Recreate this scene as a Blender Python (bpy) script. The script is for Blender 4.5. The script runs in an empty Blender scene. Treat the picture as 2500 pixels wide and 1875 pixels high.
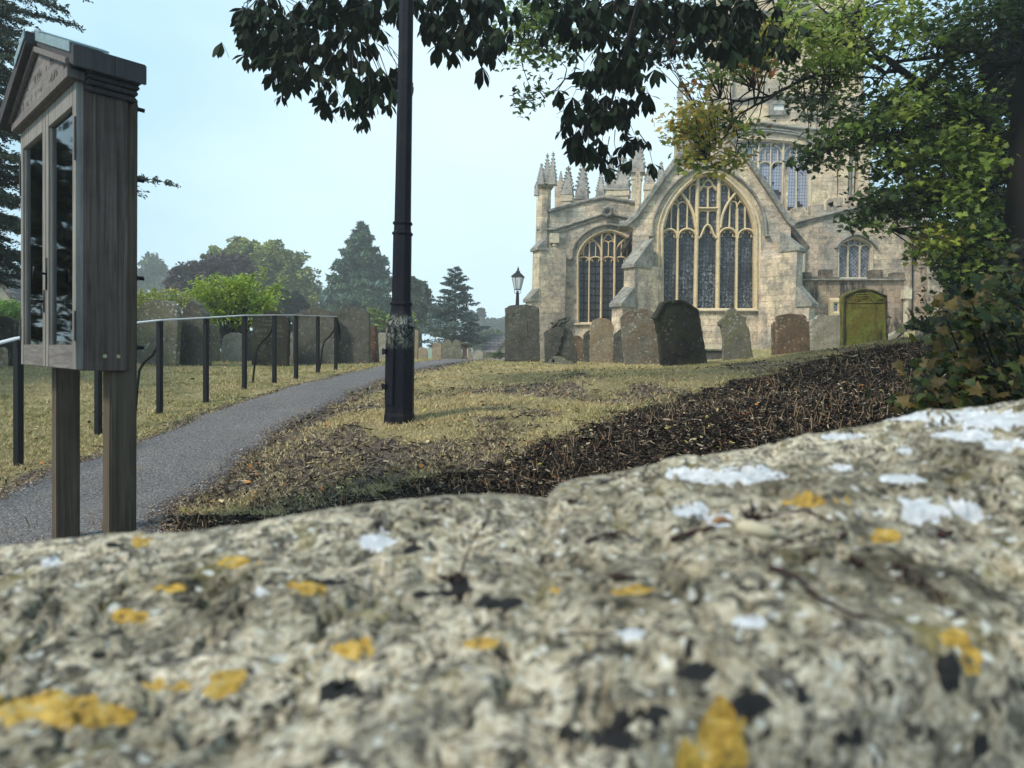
import bpy, bmesh, math, random
import numpy as np
from mathutils import Vector, Matrix
from mathutils.geometry import tessellate_polygon

random.seed(7)
rng = np.random.default_rng(11)
S = bpy.context.scene
COL = S.collection
rad = math.radians
F = 1690.0
CAM = Vector((0, 0, 1.5))
ROT = Matrix.Rotation(rad(90 - 2.03), 3, 'X') @ Matrix.Rotation(rad(1.3), 3, 'Z')
RN = np.array(ROT)


def ray(px, py):
    return ROT @ Vector(((px - 1250) / F, (937.5 - py) / F, -1))


def P(px, py, Y):
    d = ray(px, py)
    return CAM + d * (Y / d.y)


def project(pts):
    d = (np.asarray(pts) - np.array(CAM)) @ RN
    return 1250 + d[:, 0] / -d[:, 2] * F, 937.5 - d[:, 1] / -d[:, 2] * F


def ss(a, b, x):
    t = np.clip((x - a) / (b - a), 0, 1)
    return t * t * (3 - 2 * t)


def vnoise(x, y, seed=0):
    x = np.asarray(x, float); y = np.asarray(y, float)
    xi = np.floor(x).astype(np.int64); yi = np.floor(y).astype(np.int64)
    fx = x - xi; fy = y - yi
    fx = fx * fx * (3 - 2 * fx); fy = fy * fy * (3 - 2 * fy)

    def h(a, b):
        n = (a * 374761393 + b * 668265263 + seed * 982451653) & 0xffffffff
        n = ((n ^ (n >> 13)) * 1274126177) & 0xffffffff
        n = n ^ (n >> 16)
        return (n & 0xffff) / 65535.0
    return (h(xi, yi) * (1 - fx) * (1 - fy) + h(xi + 1, yi) * fx * (1 - fy)
            + h(xi, yi + 1) * (1 - fx) * fy + h(xi + 1, yi + 1) * fx * fy)


def fbm(x, y, seed=0, o=4):
    r = 0; a = 1; t = 0
    for i in range(o):
        r = r + a * vnoise(x * 2 ** i + 17.3 * i, y * 2 ** i - 9.1 * i, seed + i)
        t += a; a *= .5
    return r / t


# ---------------------------------------------------------------- objects
def tag(o, label=None, cat=None, group=None, kind=None):
    if label: o['label'] = label
    if cat: o['category'] = cat
    if group: o['group'] = group
    if kind: o['kind'] = kind
    return o


def thing(name, label, cat, loc, group=None):
    o = bpy.data.objects.new(name, None); COL.objects.link(o)
    o.location = loc; o.empty_display_size = .2
    return tag(o, label, cat, group)


def rootloc(parent):
    v = Vector((0, 0, 0)); p = parent
    while p is not None:
        v += Vector(p.location); p = p.parent
    return v


def link(name, me, mat, parent=None, smooth=False):
    if mat is not None: me.materials.append(mat)
    if smooth:
        me.polygons.foreach_set('use_smooth', np.ones(len(me.polygons), bool))
    o = bpy.data.objects.new(name, me); COL.objects.link(o)
    if parent is not None: o.parent = parent
    return o


class MB:
    """collects shapes in world coordinates; build() makes ONE mesh object"""
    def __init__(s): s.v = []; s.f = []

    def add(s, vs, fs):
        b = len(s.v); s.v += [tuple(v) for v in vs]; s.f += [[b + i for i in f] for f in fs]; return s

    def box(s, fr, u0, u1, v0, v1, w0, w1):
        p = [fr.at(u, v, w) for w in (w0, w1) for v in (v0, v1) for u in (u0, u1)]
        return s.add(p, [(0, 1, 3, 2), (4, 6, 7, 5), (0, 4, 5, 1), (2, 3, 7, 6), (0, 2, 6, 4), (1, 5, 7, 3)])

    def prism(s, fr, poly, w0, w1, holes=()):
        loops = [list(poly)] + [list(h) for h in holes]
        flat = [p for l in loops for p in l]; n = len(flat)
        tri = tessellate_polygon([[Vector((p[0], p[1], 0)) for p in l] for l in loops])
        vs = [fr.at(p[0], p[1], w1) for p in flat] + [fr.at(p[0], p[1], w0) for p in flat]
        fs = [tuple(t) for t in tri] + [tuple(n + i for i in t[::-1]) for t in tri]
        b = 0
        for l in loops:
            m = len(l)
            for i in range(m):
                j = (i + 1) % m
                fs.append((b + i, b + j, n + b + j, n + b + i))
            b += m
        return s.add(vs, fs)

    def sweep(s, fr, pts, width, w0, w1, ch=.3, closed=False):
        """moulded bar along a 2D polyline in the frame"""
        n = len(pts); h = width / 2; c = width * ch
        prof = [(-h, w0), (-h, w1 - c), (-h + c, w1), (h - c, w1), (h, w1 - c), (h, w0)]
        vs = []; P2 = [Vector(p[:2]) for p in pts]
        for i in range(n):
            a = P2[i - 1] if (i > 0 or closed) else None
            b = P2[(i + 1) % n] if (i < n - 1 or closed) else None
            d1 = (P2[i] - a).normalized() if a is not None else None
            d2 = (b - P2[i]).normalized() if b is not None else None
            if d1 is None: d1 = d2
            if d2 is None: d2 = d1
            d = (d1 + d2)
            d = d.normalized() if d.length > 1e-6 else d1
            k = 1 / max(.5, d.dot(d1)); nx, ny = -d.y * k, d.x * k
            for (o, w) in prof:
                vs.append(fr.at(P2[i].x + nx * o, P2[i].y + ny * o, w))
        m = len(prof); fs = []
        for i in range(n if closed else n - 1):
            j = (i + 1) % n
            for k in range(m):
                k2 = (k + 1) % m
                fs.append((i * m + k, i * m + k2, j * m + k2, j * m + k))
        if not closed:
            fs.append(tuple(range(m))); fs.append(tuple(range((n - 1) * m, n * m))[::-1])
        return s.add(vs, fs)

    def tube(s, pts, rs, n=8, cap=True, rot=0):
        pts = [Vector(p) for p in pts]; vs = []; fs = []
        if not hasattr(rs, '__len__'): rs = [rs] * len(pts)
        ref = Vector((0, 0, 1))
        d0 = (pts[-1] - pts[0]).normalized()
        if abs(d0.z) > .8: ref = Vector((0, 1, 0))
        for i, p in enumerate(pts):
            d = (pts[min(i + 1, len(pts) - 1)] - pts[max(i - 1, 0)]).normalized()
            a = d.cross(ref).normalized(); b = a.cross(d)
            for k in range(n):
                t = 2 * math.pi * k / n + rot
                vs.append(p + (a * math.cos(t) + b * math.sin(t)) * rs[i])
        for i in range(len(pts) - 1):
            for k in range(n):
                k2 = (k + 1) % n
                fs.append((i * n + k, i * n + k2, (i + 1) * n + k2, (i + 1) * n + k))
        if cap:
            fs.append(tuple(range(n))[::-1]); fs.append(tuple(range((len(pts) - 1) * n, len(pts) * n)))
        return s.add(vs, fs)

    def lathe(s, base, prof, n=8, rot=0, axis=None):
        """prof: (r,z) stacked up from base"""
        return s.tube([Vector(base) + Vector((0, 0, z)) for r, z in prof], [max(r, 1e-4) for r, z in prof], n, True, rot)

    def build(s, name, mat, parent=None, smooth=False, bevel=0, label=None):
        me = bpy.data.meshes.new(name)
        L = rootloc(parent)
        me.from_pydata([(v[0] - L.x, v[1] - L.y, v[2] - L.z) for v in s.v], [], s.f)
        bm = bmesh.new(); bm.from_mesh(me)
        bmesh.ops.recalc_face_normals(bm, faces=bm.faces)
        if bevel:
            es = [e for e in bm.edges if len(e.link_faces) == 2 and e.calc_face_angle(0) > .5]
            bmesh.ops.bevel(bm, geom=es, offset=bevel, segments=2, affect='EDGES', clamp_overlap=True)
        bm.to_mesh(me); bm.free()
        o = link(name, me, mat, parent, smooth)
        if label: o['label'] = label
        return o


class Frame:
    """plane frame: u along, v up, w towards the viewer"""
    def __init__(s, O, yaw=0, roll=0, pitch=0):
        s.O = Vector(O)
        M = Matrix.Rotation(-yaw, 3, 'Z') @ Matrix.Rotation(pitch, 3, 'X') @ Matrix.Rotation(-roll, 3, 'Y')
        s.U = M @ Vector((1, 0, 0)); s.V = M @ Vector((0, 0, 1)); s.W = M @ Vector((0, -1, 0))

    def at(s, u, v, w=0): return s.O + s.U * u + s.V * v + s.W * w

    def uv(s, px, py, w=0):
        d = ray(px, py); O = s.O + s.W * w
        t = (O - CAM).dot(s.W) / d.dot(s.W)
        q = CAM + d * t - O
        return (q.dot(s.U), q.dot(s.V))

    def uvs(s, pts, w=0): return [s.uv(p[0], p[1], w) for p in pts]


def big(name, V, Fc, mat, parent=None, color=None, smooth=False, mats=None):
    """V (n,3); Fc (m,k) int array; color (n,3) per vertex -> attribute Col"""
    me = bpy.data.meshes.new(name)
    L = np.array(rootloc(parent))
    V = np.asarray(V, np.float32) - L.astype(np.float32)
    Fc = np.asarray(Fc, np.int32); m, k = Fc.shape
    me.vertices.add(len(V)); me.vertices.foreach_set('co', V.ravel())
    me.loops.add(m * k); me.loops.foreach_set('vertex_index', Fc.ravel())
    me.polygons.add(m); me.polygons.foreach_set('loop_start', np.arange(0, m * k, k, dtype=np.int32))
    me.update(calc_edges=True)
    if color is not None:
        a = me.color_attributes.new('Col', 'FLOAT_COLOR', 'POINT')
        c = np.ones((len(V), 4), np.float32); c[:, :3] = color
        a.data.foreach_set('color', c.ravel())
    me.validate()
    return link(name, me, mat, parent, smooth)


def rotmats(n, az=None, tilt=None, spin=None):
    """random 3x3: local z tilted from up by tilt toward azimuth az, spun by spin"""
    az = rng.uniform(0, 2 * np.pi, n) if az is None else az
    tilt = rng.uniform(0, np.pi, n) if tilt is None else tilt
    spin = rng.uniform(0, 2 * np.pi, n) if spin is None else spin
    ca, sa, ct, st, cs, sn = np.cos(az), np.sin(az), np.cos(tilt), np.sin(tilt), np.cos(spin), np.sin(spin)
    z = np.zeros(n); o = np.ones(n)
    Rz = np.stack([ca, -sa, z, sa, ca, z, z, z, o], 1).reshape(n, 3, 3)
    Ry = np.stack([ct, z, st, z, o, z, -st, z, ct], 1).reshape(n, 3, 3)
    Rs = np.stack([cs, -sn, z, sn, cs, z, z, z, o], 1).reshape(n, 3, 3)
    return Rz @ Ry @ Rs


def scatter(name, tv, tf, pos, R, sc, col, mat, parent=None, smooth=False):
    """merge n copies of template (tv,tf) into one mesh"""
    tv = np.asarray(tv, float); tf = np.asarray(tf); n = len(pos); m = len(tv)
    sc = np.broadcast_to(np.asarray(sc, float).reshape(-1, 1, 1) if np.ndim(sc) else np.full((1, 1, 1), sc), (n, 1, 1))
    V = np.einsum('nij,mj->nmi', R, tv) * sc + np.asarray(pos)[:, None, :]
    Fc = (tf[None] + (np.arange(n) * m)[:, None, None]).reshape(-1, tf.shape[1])
    C = np.repeat(np.asarray(col), m, axis=0)
    return big(name, V.reshape(-1, 3), Fc, mat, parent, C, smooth)


# ---------------------------------------------------------------- materials
class NT:
    def __init__(s, name, disp=False):
        s.m = bpy.data.materials.new(name); s.m.use_nodes = True
        s.t = s.m.node_tree; s.n = s.t.nodes; s.l = s.t.links
        s.b = s.n['Principled BSDF']; s.out = s.n['Material Output']

    def nd(s, typ, **kw):
        n = s.n.new(typ)
        for k, v in kw.items():
            if k.startswith('_'): setattr(n, k[1:], v)
            else:
                k2 = int(k[1:]) if k[0] == 'i' and k[1:].isdigit() else k.replace('_', ' ')
                s.set(n.inputs[k2], v)
        return n

    def set(s, inp, v):
        if isinstance(v, bpy.types.NodeSocket): s.l.new(v, inp)
        elif isinstance(v, bpy.types.Node): s.l.new(v.outputs[0], inp)
        elif isinstance(v, tuple) and len(v) == 3 and inp.type == 'RGBA': inp.default_value = (*v, 1)
        else: inp.default_value = v

    def obj(s): return s.nd('ShaderNodeTexCoord').outputs['Object']

    def noise(s, vec, scale, det=4, rough=.6, dist=0):
        return s.nd('ShaderNodeTexNoise', Vector=vec, Scale=scale, Detail=det, Roughness=rough, Distortion=dist).outputs[0]

    def ramp(s, fac, *stops, interp='LINEAR'):
        r = s.nd('ShaderNodeValToRGB', Fac=fac); cr = r.color_ramp; cr.interpolation = interp
        while len(cr.elements) < len(stops): cr.elements.new(.5)
        for e, (p, c) in zip(cr.elements, stops):
            e.position = p; e.color = (*c, 1) if isinstance(c, tuple) else (c, c, c, 1)
        return r.outputs[0]

    def mix(s, fac, a, b, mode='MIX'):
        n = s.n.new('ShaderNodeMix'); n.data_type = 'RGBA'; n.blend_type = mode
        s.set(n.inputs[0], fac); s.set(n.inputs[6], a); s.set(n.inputs[7], b)
        return n.outputs[2]

    def math(s, op, a, b=0.0):
        n = s.nd('ShaderNodeMath', _operation=op, i0=a, i1=b); return n.outputs[0]

    def mapv(s, vec, scale=(1, 1, 1)):
        return s.nd('ShaderNodeMapping', Vector=vec, Scale=scale).outputs[0]

    def attr(s, name='Col'): return s.nd('ShaderNodeAttribute', _attribute_name=name).outputs['Color']

    def fin(s, color, rough=.8, bump=None, bs=.3, bd=.02, spec=.3, metal=0):
        s.set(s.b.inputs['Base Color'], color); s.set(s.b.inputs['Roughness'], rough)
        s.b.inputs['Specular IOR Level'].default_value = spec; s.b.inputs['Metallic'].default_value = metal
        if bump is not None:
            bn = s.nd('ShaderNodeBump', Height=bump, Strength=bs, Distance=bd)
            s.l.new(bn.outputs[0], s.b.inputs['Normal'])
        return s.m


def leafmat(name, trans=.35, rough=.55, spec=.35):
    t = NT(name); c = t.attr()
    n = t.noise(t.obj(), 60, 2)
    c2 = t.mix(1.0, c, t.ramp(n, (.3, .75), (.7, 1.2)), 'MULTIPLY')
    t.fin(c2, rough, spec=spec)
    tr = t.nd('ShaderNodeBsdfTranslucent', Color=c2)
    mx = t.nd('ShaderNodeMixShader', Fac=trans, i1=t.b.outputs[0], i2=tr.outputs[0])
    t.l.new(mx.outputs[0], t.out.inputs[0])
    return t.m


def attrmat(name, rough=.85, spec=.2):
    t = NT(name); return t.fin(t.attr(), rough, spec=spec)


M = {}


def church_stone(name, tint=(1, 1, 1), weather=.75, grime=.8, yel=.35):
    t = NT(name); o = t.obj()
    sx = t.nd('ShaderNodeSeparateXYZ', Vector=o)
    c, s_ = math.cos(rad(7)), math.sin(rad(7))
    u = t.math('ADD', t.math('MULTIPLY', sx.outputs[0], c + s_), t.math('MULTIPLY', sx.outputs[1], c - s_))
    v2 = t.nd('ShaderNodeCombineXYZ', X=u, Y=sx.outputs[2]).outputs[0]
    wob = t.nd('ShaderNodeTexNoise', Vector=o, Scale=2.6, Detail=5)
    vd = t.nd('ShaderNodeMixRGB', i0=.09, i1=v2, i2=wob.outputs[1]).outputs[0]
    br = t.nd('ShaderNodeTexBrick', Vector=vd, Color1=(.35, .35, .35), Color2=(.9, .9, .9), Mortar=(.0, .0, .0),
              Scale=1.0, Mortar_Size=.010, Mortar_Smooth=.4, Bias=0.0, Brick_Width=.5, Row_Height=.21)
    br.offset = .45
    big_ = t.noise(o, .55, 5, .65)
    med = t.noise(o, 2.6, 5, .7, .4)
    fine = t.noise(o, 16, 6, .75)
    sp = t.noise(o, 55, 3, .7)
    base = t.ramp(big_, (.34, (.56, .42, .31)), (.44, (.76, .62, .42)), (.52, (.66, .51, .38)), (.62, (.46, .415, .34)))
    base = t.mix(t.math('MULTIPLY', t.ramp(med, (.5, 0.0), (.68, 1.0)), yel), base, (.66, .48, .22))
    base = t.mix(t.math('MULTIPLY', t.ramp(t.noise(o, 1.3, 6, .75), (.46, 0.0), (.60, 1.0)), weather), base, (.22, .205, .175))
    base = t.mix(t.math('MULTIPLY', t.ramp(t.noise(o, 8, 6, .82), (.54, 0.0), (.64, 1.0)), .75), base, (.12, .112, .10))
    bv = t.ramp(br.outputs[0], (0, .74), (.35, .84), (.9, 1.16))
    base = t.mix(.8, base, bv, 'MULTIPLY')
    base = t.mix(.9, base, t.ramp(fine, (.32, .45), (.52, 1.0), (.7, 1.45)), 'MULTIPLY')
    base = t.mix(t.ramp(sp, (.60, 0.0), (.68, .55)), base, (.75, .72, .62))
    st = t.noise(t.mapv(o, (1.4, 1.4, .28)), 1.0, 5, .75)
    base = t.mix(t.math('MULTIPLY', t.ramp(st, (.52, 0.0), (.70, 1.0)), grime), base, (.085, .08, .07))
    base = t.mix(1.0, base, tint, 'MULTIPLY')
    h = t.math('ADD', t.math('MULTIPLY', br.outputs[1], -.7), t.math('ADD', fine, t.math('MULTIPLY', med, .8)))
    return t.fin(base, .92, h, .7, .035, .15)


def trim_stone(name, c1, c2, gr=.4):
    t = NT(name); o = t.obj()
    n = t.noise(o, 1.6, 5, .7); f = t.noise(o, 14, 5, .7)
    b = t.ramp(n, (.35, c1), (.65, c2))
    b = t.mix(.6, b, t.ramp(f, (.3, .6), (.7, 1.25)), 'MULTIPLY')
    b = t.mix(t.math('MULTIPLY', t.ramp(t.noise(o, 4, 6, .75), (.5, 0.0), (.62, 1.0)), gr), b, (.13, .125, .11))
    b = t.mix(t.ramp(t.noise(o, 9, 5, .8), (.6, 0.0), (.68, .7)), b, (.62, .60, .52))
    b = t.mix(t.ramp(t.noise(o, 22, 5, .8), (.58, 0.0), (.66, gr)), b, (.05, .048, .042))
    return t.fin(b, .9, f, .6, .03, .15)


def headstone_mat(name, a, b, spots, spc=(.6, .6, .52), moss=None, mossamt=0, dark=.3):
    t = NT(name); o = t.obj()
    n = t.noise(o, 2.8, 6, .7, .3); f = t.noise(o, 30, 5, .75)
    c = t.ramp(n, (.32, a), (.66, b))
    c = t.mix(.7, c, t.ramp(f, (.3, .55), (.7, 1.35)), 'MULTIPLY')
    vo = t.nd('ShaderNodeTexVoronoi', Vector=t.nd('ShaderNodeMixRGB', i0=.06, i1=o, i2=t.nd('ShaderNodeTexNoise', Vector=o, Scale=14.0, Detail=5.0).outputs[1]).outputs[0], Scale=13.0)
    sz = t.noise(o, 2.2, 5, .75)
    m = t.math('MULTIPLY', t.ramp(t.math('SUBTRACT', t.math('MULTIPLY', t.math('SUBTRACT', sz, .32), 1.5), vo.outputs[0]), (.0, 0.0), (.12, .8)), spots)
    c = t.mix(m, c, spc)
    sm = t.ramp(t.noise(o, 42, 3, .7), (.62, 0.0), (.70, 1.0))
    c = t.mix(t.math('MULTIPLY', sm, spots), c, (.62, .6, .5))
    if moss:
        c = t.mix(t.math('MULTIPLY', t.ramp(t.noise(o, 3.3, 6, .7), (.42, 0.0), (.6, 1.0)), mossamt), c, moss)
    st = t.noise(t.mapv(o, (4, 4, .9)), 1.2, 5, .7)
    c = t.mix(t.math('MULTIPLY', t.ramp(st, (.52, 0.0), (.72, 1.0)), dark), c, (.03, .03, .028))
    c = t.mix(t.ramp(t.noise(o, 6, 7, .85, 1.5), (.56, 0.0), (.60, .5)), c, (.035, .033, .03))
    return t.fin(c, .92, t.math('ADD', f, t.math('MULTIPLY', n, 2.0)), .9, .03, .12)


def wood_mat(name, a, b, dark=(.05, .04, .035), axis='z', rough=.8, amt=.35):
    t = NT(name); o = t.obj()
    sc = {'z': (55, 55, 1.6), 's': (6, 6, 60)}[axis]
    g = t.noise(t.mapv(o, sc), 1.0, 6, .7, .5)
    n = t.noise(o, 3.0, 5, .65)
    c = t.ramp(g, (.3, a), (.7, b))
    c = t.mix(t.math('MULTIPLY', t.ramp(n, (.45, 0.0), (.7, 1.0)), amt), c, dark)
    cr = t.ramp(t.noise(t.mapv(o, tuple(x * 1.6 for x in sc)), 1.0, 2, .5), (.28, .35), (.36, 1.0))
    c = t.mix(.8, c, cr, 'MULTIPLY')
    return t.fin(c, rough, g, .6, .004, .2)


def plain(name, c, rough=.6, metal=0, spec=.4, var=.3, bump=.2, scale=25):
    t = NT(name); o = t.obj(); n = t.noise(o, scale, 5, .7)
    col = t.mix(var, (*c,)[:3], t.ramp(n, (.3, tuple(x * .5 for x in c)), (.7, tuple(min(1, x * 1.5) for x in c))))
    return t.fin(col, rough, n, bump, .004, spec, metal)


M['church'] = church_stone('church_stone')
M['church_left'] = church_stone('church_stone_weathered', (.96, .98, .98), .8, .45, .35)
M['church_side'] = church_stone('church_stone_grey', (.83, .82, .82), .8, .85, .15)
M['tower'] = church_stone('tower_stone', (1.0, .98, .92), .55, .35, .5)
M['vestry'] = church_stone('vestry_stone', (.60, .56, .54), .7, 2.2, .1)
M['pinn'] = trim_stone('pinnacle_stone', (.44, .41, .36), (.27, .26, .24), .7)
M['cope'] = trim_stone('coping_stone', (.36, .34, .29), (.16, .15, .13), 1.0)
M['gold'] = trim_stone('tracery_stone', (.72, .55, .31), (.60, .49, .32), .3)
M['buff'] = trim_stone('buff_stone', (.62, .54, .38), (.50, .43, .32), .4)
# ---------------------------------------------------------------- ground shape
GC = [(45, 1140, 5.15), (240, 1062, 6.3), (390, 1010, 7.1), (503, 980, 7.95), (597, 951, 8.85), (670, 937, 9.6),
      (723, 925, 10.4), (776, 912, 11.2), (820, 905, 12.0), (975, 1027, 6.0), (300, 1300, 3.8), (1000, 1215, 4.25),
      (1350, 1200, 4.0), (1900, 1078, 4.2), (2250, 985, 4.6), (1400, 935, 8.5), (1250, 958, 8.0), (1250, 900, 12),
      (1800, 886, 11.5), (2280, 822, 10.0), (2060, 850, 12.5), (400, 892, 12.5), (660, 893, 13.5), (860, 890, 14),
      (0, 866, 13), (1275, 883, 15), (1660, 890, 14), (1930, 874, 17), (2110, 842, 15), (1700, 868, 26.5),
      (1290, 877, 29), (2200, 815, 24), (2500, 800, 14), (2600, 780, 26), (1130, 878, 40), (1050, 878, 34), (-300, 862, 20),
      (300, 868, 45), (800, 872, 60), (1800, 860, 60), (1650, 985, 7.0), (-500, 1100, 5), (680, 1080, 5.6)]
gp = [P(*c) for c in GC] + [Vector(v) for v in [(-1.0, 1.6, .40), (.3, 1.6, .45), (2, 2, .65), (-4, 2, .35), (4.5, 2.5, .95),
      (-1, -4, .3), (4, -4, .4), (-8, -2, .3), (9, 0, 1.2), (7, 6, 1.62)]]
gxy = np.array([[p.x, p.y] for p in gp]) / 10; gz = np.array([p.z for p in gp])


def _k(r2): return np.where(r2 > 0, .5 * r2 * np.log(np.maximum(r2, 1e-12)), 0)


_n = len(gxy)
_K = _k(((gxy[:, None] - gxy[None]) ** 2).sum(2)) + np.eye(_n) * 2e-4
_A = np.zeros((_n + 3, _n + 3)); _A[:_n, :_n] = _K
_A[:_n, _n] = 1; _A[:_n, _n + 1:] = gxy; _A[_n:, :_n] = _A[:_n, _n:].T
_w = np.linalg.solve(_A, np.concatenate([gz, np.zeros(3)]))


def g(x, y):
    x = np.asarray(x, float); y = np.asarray(y, float)
    q = np.stack([np.clip(x, -18, 18).ravel() / 10, np.clip(y, -5, 60).ravel() / 10], 1)
    z = np.zeros(len(q))
    for i in range(0, len(q), 60000):
        c = q[i:i + 60000]
        z[i:i + 60000] = _k(((c[:, None] - gxy[None]) ** 2).sum(2)) @ _w[:_n] + _w[_n] + c @ _w[_n + 1:]
    z = z.reshape(x.shape)
    far = ss(40, 70, y)
    z = z * (1 - far) + 1.42 * far
    z = np.clip(z, -.3, 3.2)
    amp = .05 * (1 - ss(15, 30, np.hypot(x, y)))
    return z + amp * (fbm(x * .9, y * .9, 5, 4) - .5) + .02 * (fbm(x * 4, y * 4, 8, 3) - .5)


def gz1(x, y): return float(g(np.array([x]), np.array([y]))[0])


def G(px, py, y0=1.5, y1=60):
    Y = np.geomspace(y0, y1, 1500); d = ray(px, py)
    x = d.x / d.y * Y; z = 1.5 + d.z / d.y * Y
    h = z - g(x, Y); i = np.argmax(h < 0)
    if h.min() >= 0: i = int(np.argmin(h))
    return Vector((x[i], Y[i], z[i]))


PL = [G(*p) for p in [(0, 1228), (127, 1148), (203, 1135), (333, 1089), (401, 1059), (464, 1034), (528, 1009), (599, 983), (675, 962), (760, 937), (850, 916), (950, 897), (1040, 886)]]
PR = [G(*p) for p in [(388, 1309), (422, 1249), (540, 1190), (591, 1156), (625, 1106), (675, 1059), (739, 1026), (802, 1000), (850, 975), (940, 930), (1000, 911), (1060, 897), (1110, 888)]]
PL = sorted([(p.y, p.x) for p in PL]); PR = sorted([(p.y, p.x) for p in PR])
PL = [(0.5, PL[0][1] - .3), (2.5, PL[0][1] - .2)] + PL + [(PL[-1][0] + 12, PL[-1][1] + 1.2)]
PR = [(0.5, PR[0][1] + .6), (2.5, PR[0][1] + .3)] + PR + [(PR[-1][0] + 12, PR[-1][1] + 2.0)]
PL = np.array(PL); PR = np.array(PR)


def pl(y): return np.interp(y, PL[:, 0], PL[:, 1]) + .10 * (fbm(y * 2.2, y * 0 + 3, 31, 4) - .5) * 2
def pr(y): return np.interp(y, PR[:, 0], PR[:, 1]) + .12 * (fbm(y * 2.5, y * 0 + 9, 37, 4) - .5) * 2


PEND = PR[-1][0]
# bank edge in plan, as Y -> X
BE = sorted([(q.y, q.x) for q in [G(*p) for p in [(700, 1262), (900, 1205), (1200, 1133), (1334, 1083), (1478, 1038), (1518, 1005), (1613, 988), (1677, 968), (1747, 938), (1847, 919), (1976, 884), (2070, 862)]]])
BE = np.array(BE)


def bankedge(y):
    return np.interp(y, BE[:, 0], BE[:, 1], left=BE[0, 1] - 1.5, right=9)


def soilmask(x, y):
    """1 = dark mulch of the bank"""
    e = bankedge(y) + .35 * (fbm(x * 1.6, y * 1.6, 51, 4) - .5)
    return ss(-.22, .38, x - e + .5 * (fbm(x * 5, y * 5, 57, 3) - .5)) * (y < BE[-1, 0] + 2.5)


def bare(x, y):
    """patchy bare earth, mostly between path and bank"""
    r = pr(y); d = x - r
    nearp = ss(-.3, .05, d) * (1 - ss(.05, .45, d + .7 * (fbm(x * 1.1, y * 1.1, 61, 3) - .5)))
    patch = ss(.48, .66, fbm(x * 1.2 + 3, y * .8, 71, 6)) * ss(13, 9.5, y) * ss(-.2, .5, d)
    worn = ss(.46, .66, fbm(x * .6 + 5, y * 1.0, 77, 6)) * ss(4.4, 6, y) * ss(11, 9, y) * .8 * ss(.0, 1.2, d)
    leftd = pl(y) - x
    le = ss(.35, .0, leftd + .25 * (fbm(x * 2, y * 2, 79, 3) - .5)) * (leftd > -.3) * .8
    return np.clip(np.maximum.reduce([nearp, patch, worn, le]), 0, 1)


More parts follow.
